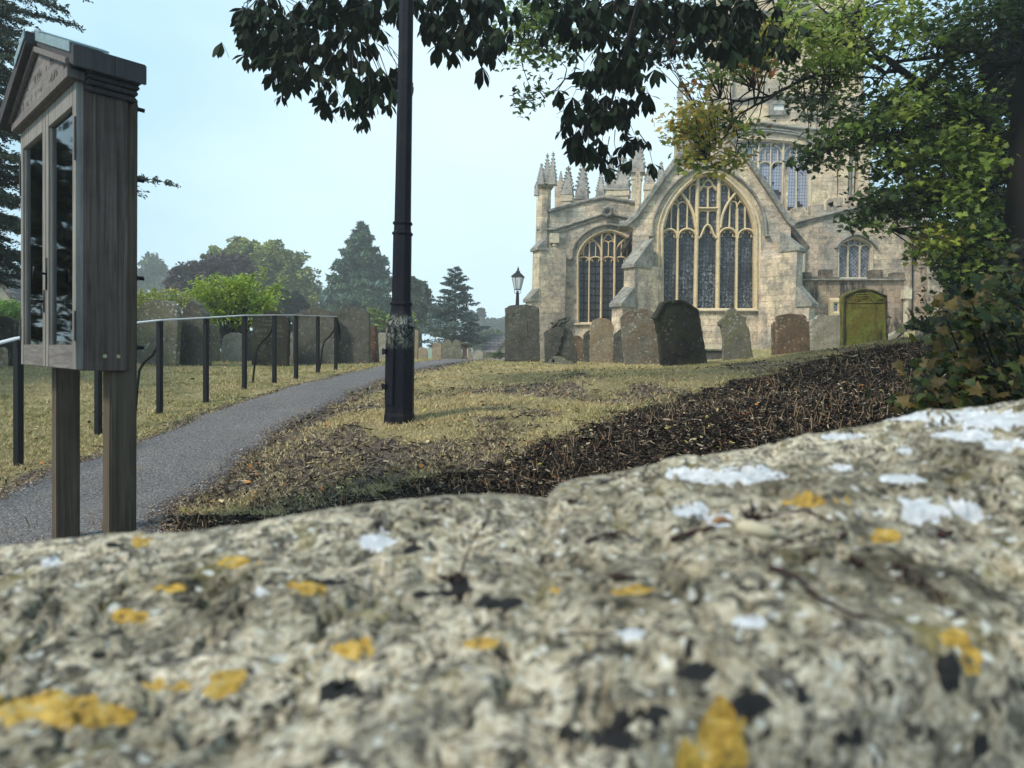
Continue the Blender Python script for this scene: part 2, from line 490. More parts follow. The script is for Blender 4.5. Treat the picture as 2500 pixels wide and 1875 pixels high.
def make_ground():
    s = np.linspace(-1, 1, 380)
    xs = 3.6 * np.sinh(s * 5.1); ys = 6 + 3.8 * np.sinh(np.linspace(-1.55, 5.15, 460))
    X, Y = np.meshgrid(xs, ys); Z = g(X, Y)
    V = np.stack([X, Y, Z], 2).reshape(-1, 3)
    ny, nx = X.shape; i = np.arange(ny * nx).reshape(ny, nx)
    Fc = np.stack([i[:-1, :-1], i[:-1, 1:], i[1:, 1:], i[1:, :-1]], 2).reshape(-1, 4)
    so = soilmask(X, Y); ba = bare(X, Y) * (1 - so)
    dr = fbm(X * .6, Y * .9, 91, 4)
    C = np.stack([so, ba, dr], 2).reshape(-1, 3)
    t = NT('grass_ground'); o = t.obj()
    sep = t.nd('ShaderNodeSeparateColor', Color=t.attr())
    n1 = t.noise(o, 1.8, 6, .75); n2 = t.noise(o, 22, 5, .8); n3 = t.noise(o, 90, 3, .7)
    gr = t.ramp(n1, (.32, (.20, .18, .075)), (.5, (.36, .30, .15)), (.66, (.44, .36, .20)))
    gr = t.mix(.8, gr, t.ramp(n2, (.3, .45), (.7, 1.4)), 'MULTIPLY')
    be = t.ramp(n2, (.3, (.08, .06, .05)), (.55, (.19, .15, .12)), (.75, (.36, .30, .24)))
    mu = t.ramp(n2, (.3, (.009, .007, .006)), (.6, (.026, .019, .015)), (.8, (.07, .05, .035)))
    nz = t.math('MULTIPLY', t.math('SUBTRACT', n2, .5), .9)
    f1 = t.ramp(t.math('ADD', sep.outputs[1], nz), (.38, 0.0), (.62, 1.0))
    f2 = t.ramp(t.math('ADD', sep.outputs[0], nz), (.38, 0.0), (.62, 1.0))
    c = t.mix(f2, t.mix(f1, gr, be), mu)
    m = t.fin(c, .95, t.math('ADD', n2, t.math('MULTIPLY', n3, .5)), .9, .05, .1)
    o_ = big('ground', V, Fc, m, None, C, True)
    tag(o_, kind='structure')
    # path
    yy = np.concatenate([np.arange(.5, 14, .06), np.arange(14, PEND, .3)])
    U = np.linspace(0, 1, 26)
    a, b = pl(yy), pr(yy)
    X = a[:, None] * (1 - U) + b[:, None] * U; Y = np.repeat(yy[:, None], 26, 1)
    edge = np.minimum(U, 1 - U)[None] * 2
    Z = g(X, Y) + .022 + .02 * np.clip(edge * 4, 0, 1) - .05 * (edge == 0) + .004 * (fbm(X * 12, Y * 12, 3, 2))
    V = np.stack([X, Y, Z], 2).reshape(-1, 3); ny, nx = X.shape; i = np.arange(ny * nx).reshape(ny, nx)
    Fc = np.stack([i[:-1, :-1], i[:-1, 1:], i[1:, 1:], i[1:, :-1]], 2).reshape(-1, 4)
    t = NT('path_tarmac'); o = t.obj()
    vo = t.nd('ShaderNodeTexVoronoi', Vector=o, Scale=75.0)
    n2 = t.noise(o, 60, 4, .8); n1 = t.noise(o, 1.2, 5, .7)
    c = t.ramp(n2, (.3, (.055, .050, .050)), (.5, (.155, .142, .14)), (.7, (.40, .37, .365)))
    c = t.mix(.6, c, t.ramp(n1, (.3, .7), (.7, 1.25)), 'MULTIPLY')
    c = t.mix(.5, c, t.ramp(vo.outputs[0], (.0, 1.5), (.5, .8), (.8, .35)), 'MULTIPLY')
    c = t.mix(t.ramp(t.noise(o, 3.2, 6, .8), (.55, 0.0), (.66, .6)), c, (.20, .17, .13))
    m = t.fin(c, .85, t.math('ADD', vo.outputs[0], n2), .8, .012, .25)
    tag(big('path', V, Fc, m, None, None, True), kind='structure')


make_ground()


# ---------------------------------------------------------------- grass, mulch, leaf litter
def frustum_pts(n, y0, y1, pw=1.0, xl=-.82, xr=.86):
    u = rng.uniform(0, 1, n)
    Y = (y0 ** (1 - pw) + u * (y1 ** (1 - pw) - y0 ** (1 - pw))) ** (1 / (1 - pw)) if pw != 1 else y0 * (y1 / y0) ** u
    X = Y * rng.uniform(xl, xr, n)
    return X, Y


def grass():
    X, Y = frustum_pts(620000, 3.0, 32, 1.15)
    inpath = (X > pl(Y) + .02) & (X < pr(Y) - .02)
    so = soilmask(X, Y); ba = bare(X, Y)
    keep = (~inpath) & (rng.uniform(0, 1, len(X)) > so * .985) & (rng.uniform(0, 1, len(X)) > ba * .58)
    cl = fbm(X * 3.2, Y * 3.2, 15, 3)
    keep &= rng.uniform(0, 1, len(X)) < .25 + 1.2 * ss(.35, .6, cl)
    X, Y, cl, so = X[keep], Y[keep], cl[keep], so[keep]; n = len(X)
    Z = g(X, Y)
    edge = np.exp(-((X - bankedge(Y) + .12) / .22) ** 2) * (Y < BE[-1, 0] + 2)
    leftg = ss(.0, -.5, X - pl(Y))
    dry = fbm(X * .7 + 8, Y * 1.1, 91, 4)
    green = np.clip(ss(.56, .42, dry) * .65 + edge * .55 * ss(3.5, 7, Y) + .15 * leftg - .1, 0, 1) * (.25 + .75 * ss(4.5, 8, Y))
    h = (.010 + .022 * rng.uniform(0, 1, n) ** 2) * (.7 + .8 * cl) * (1 + .8 * edge * ss(3, 8, Y)) * (1 + .02 * Y)
    w = .0022 * (1 + .14 * Y) * rng.uniform(.7, 1.3, n)
    az = rng.uniform(0, 2 * np.pi, n); lean = rng.uniform(.2, 1.9, n) * h; la = rng.uniform(0, 2 * np.pi, n)
    b = np.stack([X, Y, Z - .005], 1); d = np.stack([np.cos(az), np.sin(az), 0 * az], 1) * w[:, None]
    tip = b + np.stack([np.cos(la) * lean, np.sin(la) * lean, h + .005], 1)
    V = np.stack([b - d, b + d, tip], 1).reshape(-1, 3); Fc = np.arange(3 * n).reshape(-1, 3)
    isg = rng.uniform(0, 1, n) < green * .8
    straw = np.array([.62, .50, .27]); tan = np.array([.42, .32, .16]); gn = np.array([.14, .18, .05]); g2 = np.array([.26, .28, .09])
    k = rng.uniform(0, 1, (n, 1))
    C = np.where(isg[:, None], gn * (1 - k) + g2 * k, straw * k + tan * (1 - k)) * rng.uniform(.65, 1.25, (n, 1))
    o = big('grass', V, Fc, attrmat('grass_blades'), None, np.repeat(C, 3, 0))
    tag(o, 'short dry mown grass, straw and green, over the churchyard', 'grass', kind='stuff')
    # mulch chips
    X, Y = frustum_pts(580000, 2.3, 16, 1.2, -.82, 1.1)
    so = soilmask(X, Y); ba = bare(X, Y)
    inpath = (X > pl(Y) + .05) & (X < pr(Y) - .05)
    keep = (rng.uniform(0, 1, len(X)) < np.maximum(so, ba * .13)) & (~inpath)
    X, Y, so = X[keep], Y[keep], so[keep]; n = len(X)
    pos = np.stack([X, Y, g(X, Y) + rng.uniform(.0, .018, n)], 1)
    L = rng.uniform(.006, .042, n) * (1 + .03 * Y); wd = rng.uniform(.0015, .0048, n) * (1 + .05 * Y)
    az = rng.uniform(0, 2 * np.pi, n); pt = rng.normal(0, .28, n)
    a = np.stack([np.cos(az) * np.cos(pt), np.sin(az) * np.cos(pt), np.sin(pt)], 1) * L[:, None]
    b = np.stack([-np.sin(az), np.cos(az), rng.normal(0, .5, n)], 1) * wd[:, None]
    V = np.stack([pos - a - b, pos + a - b, pos + a + b, pos - a + b], 1).reshape(-1, 3)
    pal = np.array([[.014, .010, .008], [.028, .019, .014], [.055, .038, .026], [.14, .10, .065], [.34, .27, .19], [.16, .065, .028]])
    ci = rng.choice(6, n, p=[.40, .27, .15, .09, .07, .02])
    C = pal[ci] * rng.uniform(.6, 1.3, (n, 1))
    o = big('bark_mulch', V, np.arange(4 * n).reshape(-1, 4), attrmat('mulch'), None, np.repeat(C, 4, 0))
    tag(o, 'dark brown chipped mulch covering the sloping bank', 'mulch', kind='stuff')
    # loose grit on the path
    X, Y = frustum_pts(260000, 3.2, 24, 1.3)
    e = np.minimum(X - pl(Y), pr(Y) - X)
    k = (e > -.05) & (rng.uniform(0, 1, len(X)) < .35 + .9 * np.exp(-np.maximum(e, 0) / .10)); X, Y, e = X[k], Y[k], e[k]; n = len(X)
    pal = np.array([[.05, .045, .05], [.12, .11, .115], [.26, .25, .25], [.45, .43, .42], [.12, .075, .05], [.30, .22, .13]])
    pe = np.exp(-np.maximum(e, 0) / .15)[:, None]; r = rng.uniform(0, 1, (n, 1))
    C = np.where(r < pe * .8, pal[rng.integers(4, 6, n)], pal[rng.choice(4, n, p=[.4, .33, .2, .07])]) * rng.uniform(.6, 1.2, (n, 1))
    tv = np.array([[-.5, -.4, 0], [.5, -.35, 0], [.45, .4, 0], [-.4, .45, 0], [0, 0, .5]]); tf = np.array([[0, 1, 4], [1, 2, 4], [2, 3, 4], [3, 0, 4]])
    o = scatter('path_grit', tv, tf, np.stack([X, Y, g(X, Y) + .040], 1), rotmats(n, tilt=np.abs(rng.normal(0, .3, n))), rng.uniform(.004, .011, n) * (1 + .06 * Y), C, attrmat('grit'))
    tag(o, 'grey grit and crumbs lying on the tarmac path', 'grit', kind='stuff')
    # upright cut stalks on the bank
    n0 = 5200
    X, Y = frustum_pts(n0 * 4, 2.6, 15, 1.2); so = soilmask(X, Y) * ss(.3, .6, fbm(X * 1.5, Y * 1.5, 99, 3) + .12)
    k = np.where(rng.uniform(0, 1, len(X)) < so)[0][:n0]
    X, Y = X[k], Y[k]; n = len(X)
    b = np.stack([X, Y, g(X, Y) - .01], 1); h = rng.uniform(.03, .13, n) * rng.uniform(.4, 1, n)
    w = rng.uniform(.0015, .0035, n) * (1 + .05 * Y)
    t_ = b + np.stack([rng.normal(0, .3, n) * h, rng.normal(0, .3, n) * h, h], 1)
    vs = []
    for kk in range(3):
        o3 = np.stack([np.cos(kk * 2.094) * w, np.sin(kk * 2.094) * w, 0 * w], 1)
        vs += [b + o3, t_ + o3 * .8]
    V = np.stack(vs, 1).reshape(-1, 3); base = (np.arange(n) * 6)[:, None, None]
    fq = np.array([[0, 2, 3, 1], [2, 4, 5, 3], [4, 0, 1, 5]])
    C = np.array([.33, .22, .13]) * rng.uniform(.35, 1.3, (n, 1))
    o = big('cut_stalks', V, (fq[None] + base).reshape(-1, 4), attrmat('stalks'), None, np.repeat(C, 6, 0))
    tag(o, 'cut brown plant stalks standing in the mulch of the bank', 'stubble', kind='stuff')
    # fallen leaves
    n0 = 2600
    X, Y = frustum_pts(n0, 3.0, 17, 1.0); n = n0
    R = rotmats(n, tilt=np.abs(rng.normal(0, .45, n)))
    pal = np.array([[.42, .17, .05], [.40, .30, .15], [.16, .09, .05], [.55, .45, .25], [.45, .38, .10]])
    C = pal[rng.integers(0, 5, n)] * rng.uniform(.5, 1.1, (n, 1))
    tv = np.array([[-.5, 0, 0], [-.15, .32, .08], [.35, .22, .03], [.6, 0, .1], [.3, -.26, .04], [-.2, -.3, .09]]); tf = np.array([[0, 1, 5], [1, 4, 5], [1, 2, 4], [2, 3, 4]])
    o = scatter('fallen_leaves', tv, tf, np.stack([X, Y, g(X, Y) + .015], 1), R, rng.uniform(.015, .06, n) * (.8 + .03 * Y), C, attrmat('litter'))
    tag(o, 'scattered brown and orange fallen leaves on grass and path', 'leaf litter', kind='stuff')


grass()
# ---------------------------------------------------------------- foreground coping wall with lichen
SIL = np.array([(-700, 1350), (0, 1335), (120, 1318), (250, 1306), (330, 1300), (420, 1302), (520, 1290), (620, 1276), (720, 1256), (820, 1240), (920, 1226),
                (1040, 1214), (1140, 1208), (1240, 1207), (1300, 1212), (1335, 1217), (1352, 1196), (1370, 1178), (1400, 1170), (1470, 1160),
                (1560, 1140), (1680, 1118), (1800, 1100), (1890, 1092), (1925, 1078), (1990, 1062), (2060, 1045), (2120, 1040), (2170, 1026), (2260, 1016),
                (2320, 1000), (2400, 992), (2500, 975), (2700, 960), (3200, 930)])


def wall_top():
    nu, nv = 760, 300
    px = np.linspace(-500, 3050, nu)
    ext = np.zeros(nu); ne = 50          # the wall runs on beyond both ends of the detailed stretch
    px = np.concatenate([np.full(ne, -500.), px, np.full(ne, 3050.)]); ext = np.concatenate([-np.linspace(3.2, .05, ne), ext, np.linspace(.05, 3.2, ne)]); nu = len(px)
    sil = np.interp(px, SIL[:, 0], SIL[:, 1]) + 3 * (fbm(px / 22, px * 0, 5, 3) - .5) * 2 * (ext == 0)
    Yf = .50 + .16 * ss(600, 2300, px)
    Yn = np.interp(px, [-500, 600, 1250, 1700, 2500, 3050], [.17, .17, .20, .255, .30, .34])
    zn = np.interp(px, [-500, 600, 1250, 1700, 2500, 3050], [-.155, -.15, -.135, -.113, -.100, -.10])
    Q = np.array([P(a, b, c) for a, b, c in zip(px, sil, Yf)])
    # section: back foot -> rim -> gentle top -> near edge -> near face down
    t = np.linspace(0, 1, nv)
    V = np.zeros((nv, nu, 3))
    zr = Q[:, 2] - 1.5
    Xf = Q[:, 0] + ext; Xn = (px - 1250) / F * Yn * 1.0 + ext
    for j, tt in enumerate(t):
        if tt < .12:      # back side
            k = 1 - tt / .12
            y = Yf + .012 * np.sqrt(np.clip(1 - (1 - k) ** 2, 0, 1)) * (k > 0); z = zr - 1.1 * k ** 3 - .008 * k; x = Xf
        elif tt < .80:
            k = (tt - .12) / .68
            y = Yf + (Yn - Yf) * k; x = Xf + (Xn - Xf) * k
            z = zr + (zn - zr) * (k ** 1.25) + .010 * np.sin(np.pi * k) * ss(900, 1900, px)
        else:
            k = (tt - .80) / .20
            x = Xn; y = Yn - .030 * np.sin(min(k * 3, 1) * np.pi / 2) + 0 * px; z = zn - .02 * (1 - np.cos(min(k * 3, 1) * np.pi / 2)) - 1.3 * max(0, k - .1) ** 2
        V[j, :, 0] = x; V[j, :, 1] = y; V[j, :, 2] = z
    X, Y = V[..., 0], V[..., 1]; Zs = V[..., 2]
    W = Y + Zs * -1.2
    m = (fbm(X * 22, W * 22, 101, 5) - .5); m2 = fbm(X * 70, W * 70, 103, 4); pit = ss(.60, .72, fbm(X * 90, W * 90, 107, 3))
    k = ss(.12, .2, t)[:, None]
    V[..., 2] += k * (m * .022 + (fbm(X * 9, W * 16, 105, 3) - .5) * .018 + (m2 - .5) * .008 - pit * .006) * (1 - .0 * t[:, None])
    V[..., 2] += (1 - k) * 0
    V[..., 2] += 1.5
    pts = V.reshape(-1, 3)
    # only what lies in front of the camera can be projected
    qx, qy = project(pts)
    nz = fbm(pts[:, 0] * 60, (pts[:, 1] - pts[:, 2]) * 60, 111, 4) - .5; nz2 = fbm(pts[:, 0] * 200, (pts[:, 1] - pts[:, 2]) * 200, 113, 3) - .5

    def patch(lst, sharp=.25, amp=1.3):
        amp *= 1.25
        r = np.zeros(len(pts))
        for (cx, cy, rx, ry) in lst:
            d = np.hypot((qx - cx) / rx, (qy - cy) / ry) + nz * amp + nz2 * 1.1
            r = np.maximum(r, 1 - ss(1 - sharp, 1 + sharp * .4, d))
        return r
    white = patch([(1780, 1160, 125, 22), (2270, 1250, 150, 28), (1690, 1245, 48, 18), (1760, 1270, 40, 16), (2060, 1066, 70, 9), (2190, 1015, 90, 12), (2350, 1062, 75, 16),
                   (2420, 1022, 130, 24), (1830, 1518, 55, 18), (930, 1322, 50, 22), (1540, 1548, 40, 14), (2200, 1168, 50, 10), (2050, 1140, 30, 8), (2210, 1100, 20, 8),
                   (130, 1372, 30, 12), (640, 1445, 25, 12), (2460, 1085, 60, 14)], .12, .9)
    yel = patch([(1980, 1225, 80, 26), (2160, 1310, 55, 22), (570, 1372, 60, 14), (420, 1435, 50, 13), (740, 1438, 60, 14), (850, 1585, 95, 22), (1185, 1572, 62, 14),
                 (340, 1322, 25, 18), (450, 1680, 110, 26), (90, 1730, 170, 42), (320, 1505, 45, 18), (1560, 1440, 60, 14), (2330, 1555, 32, 24), (2370, 1610, 26, 28),
                 (1740, 1825, 62, 85), (1460, 1595, 25, 12), (1700, 1850, 70, 60), (250, 1745, 90, 30), (530, 1655, 60, 18), (1350, 1440, 30, 10)], .35, 1.6)
    dark = patch([(1480, 1790, 110, 55), (1600, 1740, 60, 24), (815, 1680, 70, 20), (1850, 1720, 50, 25), (1950, 1700, 28, 30), (2320, 1640, 30, 40), (1420, 1620, 35, 12),
                  (820, 1420, 60, 12), (1080, 1450, 60, 9), (1220, 1470, 60, 12), (280, 1330, 50, 10), (240, 1600, 90, 12), (1130, 1430, 25, 22), (2120, 1440, 30, 8), (570, 1800, 40, 20),
                  (1000, 1340, 30, 10), (480, 1420, 30, 12), (1710, 1640, 30, 14), (2480, 1680, 60, 50), (2100, 1790, 60, 40), (2440, 1830, 120, 30)], .5, 2.2)
    i = np.arange(nu * nv).reshape(nv, nu)
    Fc = np.stack([i[:-1, :-1], i[:-1, 1:], i[1:, 1:], i[1:, :-1]], 2).reshape(-1, 4)
    t_ = NT('lichened_limestone'); o = t_.obj()
    sep = t_.nd('ShaderNodeSeparateColor', Color=t_.attr())
    wv = t_.nd('ShaderNodeMixRGB', i0=.02, i1=o, i2=t_.nd('ShaderNodeTexNoise', Vector=o, Scale=40.0, Detail=3.0).outputs[1]).outputs[0]
    n1 = t_.noise(wv, 62, 7, .80, .2); n2 = t_.noise(wv, 210, 5, .8); n3 = t_.noise(wv, 24, 6, .75, .3); n4 = t_.noise(wv, 125, 6, .78, .2)
    c = t_.ramp(n2, (.34, (.36, .29, .18)), (.46, (.72, .61, .44)), (.58, (1.0, .92, .74)))
    c = t_.mix(t_.ramp(n1, (.50, 0.0), (.56, .92)), c, t_.ramp(n2, (.35, (.04, .038, .034)), (.65, (.27, .25, .215))))
    c = t_.mix(t_.ramp(n4, (.535, 0.0), (.585, .95)), c, (.016, .015, .015))
    c = t_.mix(t_.ramp(t_.noise(wv, 14, 6, .8, .3), (.5, 0.0), (.62, .6)), c, t_.ramp(n4, (.35, (.05, .048, .038)), (.65, (.36, .335, .26))))
    c = t_.mix(t_.ramp(n3, (.56, 0.0), (.66, .75)), c, t_.ramp(n2, (.3, (.16, .13, .03)), (.7, (.36, .30, .09))))
    bl = t_.noise(wv, 6.5, 5, .7, .5)
    c = t_.mix(1.0, c, t_.ramp(bl, (.37, (.34, .33, .30)), (.46, (.66, .65, .62)), (.54, (.86, .85, .84)), (.66, (1.0, .98, .95))), 'MULTIPLY')
    v = t_.nd('ShaderNodeTexVoronoi', Vector=wv, Scale=95.0)
    c = t_.mix(t_.ramp(t_.math('SUBTRACT', t_.math('MULTIPLY', n3, .6), v.outputs[0]), (.10, 0.0), (.16, .8)), c, (.80, .79, .72))
    c = t_.mix(t_.ramp(t_.math('ADD', sep.outputs[2], t_.math('MULTIPLY', t_.math('SUBTRACT', n4, .5), 1.2)), (.45, 0.0), (.6, 1.0)), c, (.028, .027, .027))
    c = t_.mix(t_.ramp(t_.math('ADD', sep.outputs[1], t_.math('MULTIPLY', t_.math('SUBTRACT', n2, .5), 1.2)), (.46, 0.0), (.72, .92)), c,
               t_.ramp(n4, (.38, (.12, .08, .03)), (.46, (.50, .29, .04)), (.55, (.74, .46, .08)), (.64, (.62, .52, .28))))
    c = t_.mix(t_.ramp(t_.math('ADD', sep.outputs[0], t_.math('MULTIPLY', t_.math('SUBTRACT', n2, .5), .6)), (.42, 0.0), (.56, .97)), c, t_.ramp(n2, (.35, (.62, .63, .64)), (.6, (.92, .93, .97))))
    m = t_.fin(c, .9, t_.math('ADD', n4, n2), 1.0, .004, .2)
    wall = thing('stone_wall', 'lichen-covered pale limestone wall coping filling the foreground', 'wall', (0, .4, .3))
    big('coping', V.reshape(-1, 3), Fc, m, wall, np.stack([white, yel, dark], 1), True)
    return V[..., :].copy(), qx.reshape(nv, nu), qy.reshape(nv, nu)


WV, WQX, WQY = wall_top()


def on_wall(px, py):
    d = (WQX - px) ** 2 + (WQY - py) ** 2
    d[:36] = 1e9; d[245:] = 1e9
    j = np.unravel_index(np.argmin(d), d.shape); return Vector(WV[j])


def debris():
    tw = plain('dry_stalk', (.030, .012, .010), .85)
    tan_ = plain('dry_seed', (.24, .13, .06), .7)
    pale = plain('pale_husk', (.42, .37, .26), .8)

    def stalk(pts, r, name, label, cat, mat=tw, blobs=()):
        pts = [on_wall(a, b) + Vector((0, 0, .0015 + h)) for a, b, h in pts]
        m = MB()
        # smooth
        q = []
        for i in range(len(pts) - 1):
            for k in range(4):
                q.append(pts[i].lerp(pts[i + 1], k / 4) + Vector((0, 0, .0006 * math.sin(k + i))))
        q.append(pts[-1])
        m.tube(q, [r * (1 - .5 * i / len(q)) * random.uniform(.7, 1.2) for i in range(len(q))], 6)
        for (bx, by, br, bh) in blobs:
            c = on_wall(bx, by) + Vector((0, 0, bh))
            for _ in range(14):
                o = Vector((random.gauss(0, 1), random.gauss(0, 1), random.gauss(0, .6))) * br * .55
                m.tube([c + o, c + o * 1.4 + Vector((random.uniform(-1, 1), random.uniform(-1, 1), random.uniform(0, 1))) * br * .5], [br * .25, br * .05], 5)
        o = m.build(name, mat, None, True)
        o.location = (0, 0, 0)
        tag(o, label, cat)
    stalk([(1880, 1395, 0), (1940, 1430, .003), (2000, 1470, 0), (2110, 1515, 0)], .0016, 'dry_catkin', 'dark brown dry catkin lying at the right of the coping', 'twig', blobs=[(2195, 1400, .003, .003), (2215, 1425, .004, .003), (2250, 1450, .0035, .003), (2285, 1465, .003, .002)])
    stalk([(1430, 1330, 0), (1475, 1316, .001), (1520, 1318, .003), (1570, 1328, 0)], .0012, 'dry_twig', 'small dark arched twig left of the tan seed', 'twig', blobs=[(1500, 1318, .004, .002)])
    stalk([(1640, 1325, 0), (1690, 1312, .001), (1740, 1300, .002)], .0016, 'dry_twig', 'dark twig touching the tan seed case', 'twig', blobs=[(1735, 1298, .002, .002)])
    stalk([(1830, 1250, .006), (1840, 1280, .002), (1890, 1275, .002), (1960, 1262, .003), (2035, 1278, 0)], .0011, 'dry_twig', 'tangled dark twig with upright spikes beside a yellow lichen', 'twig', blobs=[(1850, 1278, .0055, .003), (1890, 1275, .0055, .002), (1920, 1255, .004, .002)])
    stalk([(1490, 1414, 0), (1550, 1420, 0)], .0016, 'dry_twig', 'short maroon twig scrap in the middle of the coping', 'twig', blobs=[(1520, 1416, .0025, .001)])
    stalk([(1120, 1415, 0), (1140, 1385, .006), (1165, 1350, .012)], .0008, 'dry_twig', 'thin brown stalk sticking up from a dark hollow', 'twig', blobs=[(1110, 1418, .0045, .001)])
    stalk([(1360, 1556, 0), (1440, 1560, 0), (1500, 1556, 0)], .0007, 'dry_stalk', 'thin straight brown stalk pointing at a white lichen spot', 'twig')
    stalk([(1900, 1338, 0), (1990, 1336, .001), (2070, 1322, 0)], .0006, 'dry_stalk', 'thin dry stalk right of the pale husk', 'twig')
    stalk([(2110, 1518, 0), (2140, 1600 - 70, 0), (2200, 1480 + 60, 0)], .0005, 'dry_stalk', 'hair-thin stalk near the large catkin', 'twig')
    stalk([(2060, 1318, 0), (2070, 1320, .001)], .002, 'seed_scrap', 'tiny dark seed scrap at the end of a thin stalk', 'seed')
    stalk([(2295, 1318, 0), (2325, 1316, .002)], .0025, 'seed_scrap', 'dark scrap beside the right yellow lichen', 'seed')
    stalk([(2080, 1375, .001), (2100, 1385, .001)], .0022, 'seed_scrap', 'small dark scrap left of the large catkin', 'seed')
    stalk([(1385, 1230, 0), (1410, 1234, .001)], .0018, 'seed_scrap', 'reddish scrap by the step in the coping', 'seed')
    # curled tan seed case and pale husk
    c = on_wall(1760, 1300) + Vector((0, 0, .004)); m = MB()
    m.tube([c + Vector((math.cos(a) * .004, 0, math.sin(a) * .004)) for a in np.linspace(.3, 5.2, 12)], [.0022] * 12, 7)
    tag(m.build('seed_case', tan_, None, True), 'curled tan seed case between twigs on the coping', 'seed')
    m = MB(); a = on_wall(1795, 1300) + Vector((0, 0, .004)); b = on_wall(1900, 1318) + Vector((0, 0, .003))
    m.tube([a, a.lerp(b, .3), a.lerp(b, .7), b], [.003, .0045, .004, .001], 7); m.tube([a, a + Vector((0, 0, .008))], [.0025, .0012], 6)
    tag(m.build('pale_husk', pale, None, True), 'pale husk right of the curled tan seed case', 'husk')


debris()
# ---------------------------------------------------------------- notice board
M['oak'] = wood_mat('weathered_oak', (.11, .095, .088), (.22, .19, .175), (.07, .055, .05))
M['oakd'] = wood_mat('dark_oak', (.046, .031, .025), (.185, .135, .115), (.022, .017, .015), amt=.45)
M['oakpost'] = wood_mat('post_oak', (.055, .040, .029), (.15, .115, .082), (.035, .027, .02), amt=.5)
M['oakpale'] = wood_mat('silvered_oak', (.15, .135, .12), (.31, .285, .255), (.07, .06, .05), amt=.4)
M['oakped'] = wood_mat('silvered_oak_across', (.10, .088, .082), (.24, .215, .20), (.07, .06, .055), 's', amt=.2)
M['iron'] = plain('black_iron', (.006, .006, .008), .5, .0, .25, .5, .3)
M['lead'] = plain('lead_flashing', (.20, .27, .28), .55, .2, .4, .5, .4, 30)
M['under'] = wood_mat('near_black_oak', (.045, .04, .042), (.085, .075, .075), (.02, .02, .02))  # darkest oak tone, for roof slabs, cornice and hinges


def glassmat(name, tint, rough=.03, tr=.75):
    t = NT(name)
    gl = t.nd('ShaderNodeBsdfGlossy', Color=(1.0, 1.0, 1.0), Roughness=rough)
    tp = t.nd('ShaderNodeBsdfTransparent', Color=tint)
    fr = t.nd('ShaderNodeFresnel', IOR=1.55)
    mx = t.nd('ShaderNodeMixShader', Fac=fr.outputs[0], i1=tp.outputs[0], i2=gl.outputs[0])
    t.l.new(mx.outputs[0], t.out.inputs[0]); return t.m


M['pane'] = glassmat('pane_glass', (.75, .80, .85))


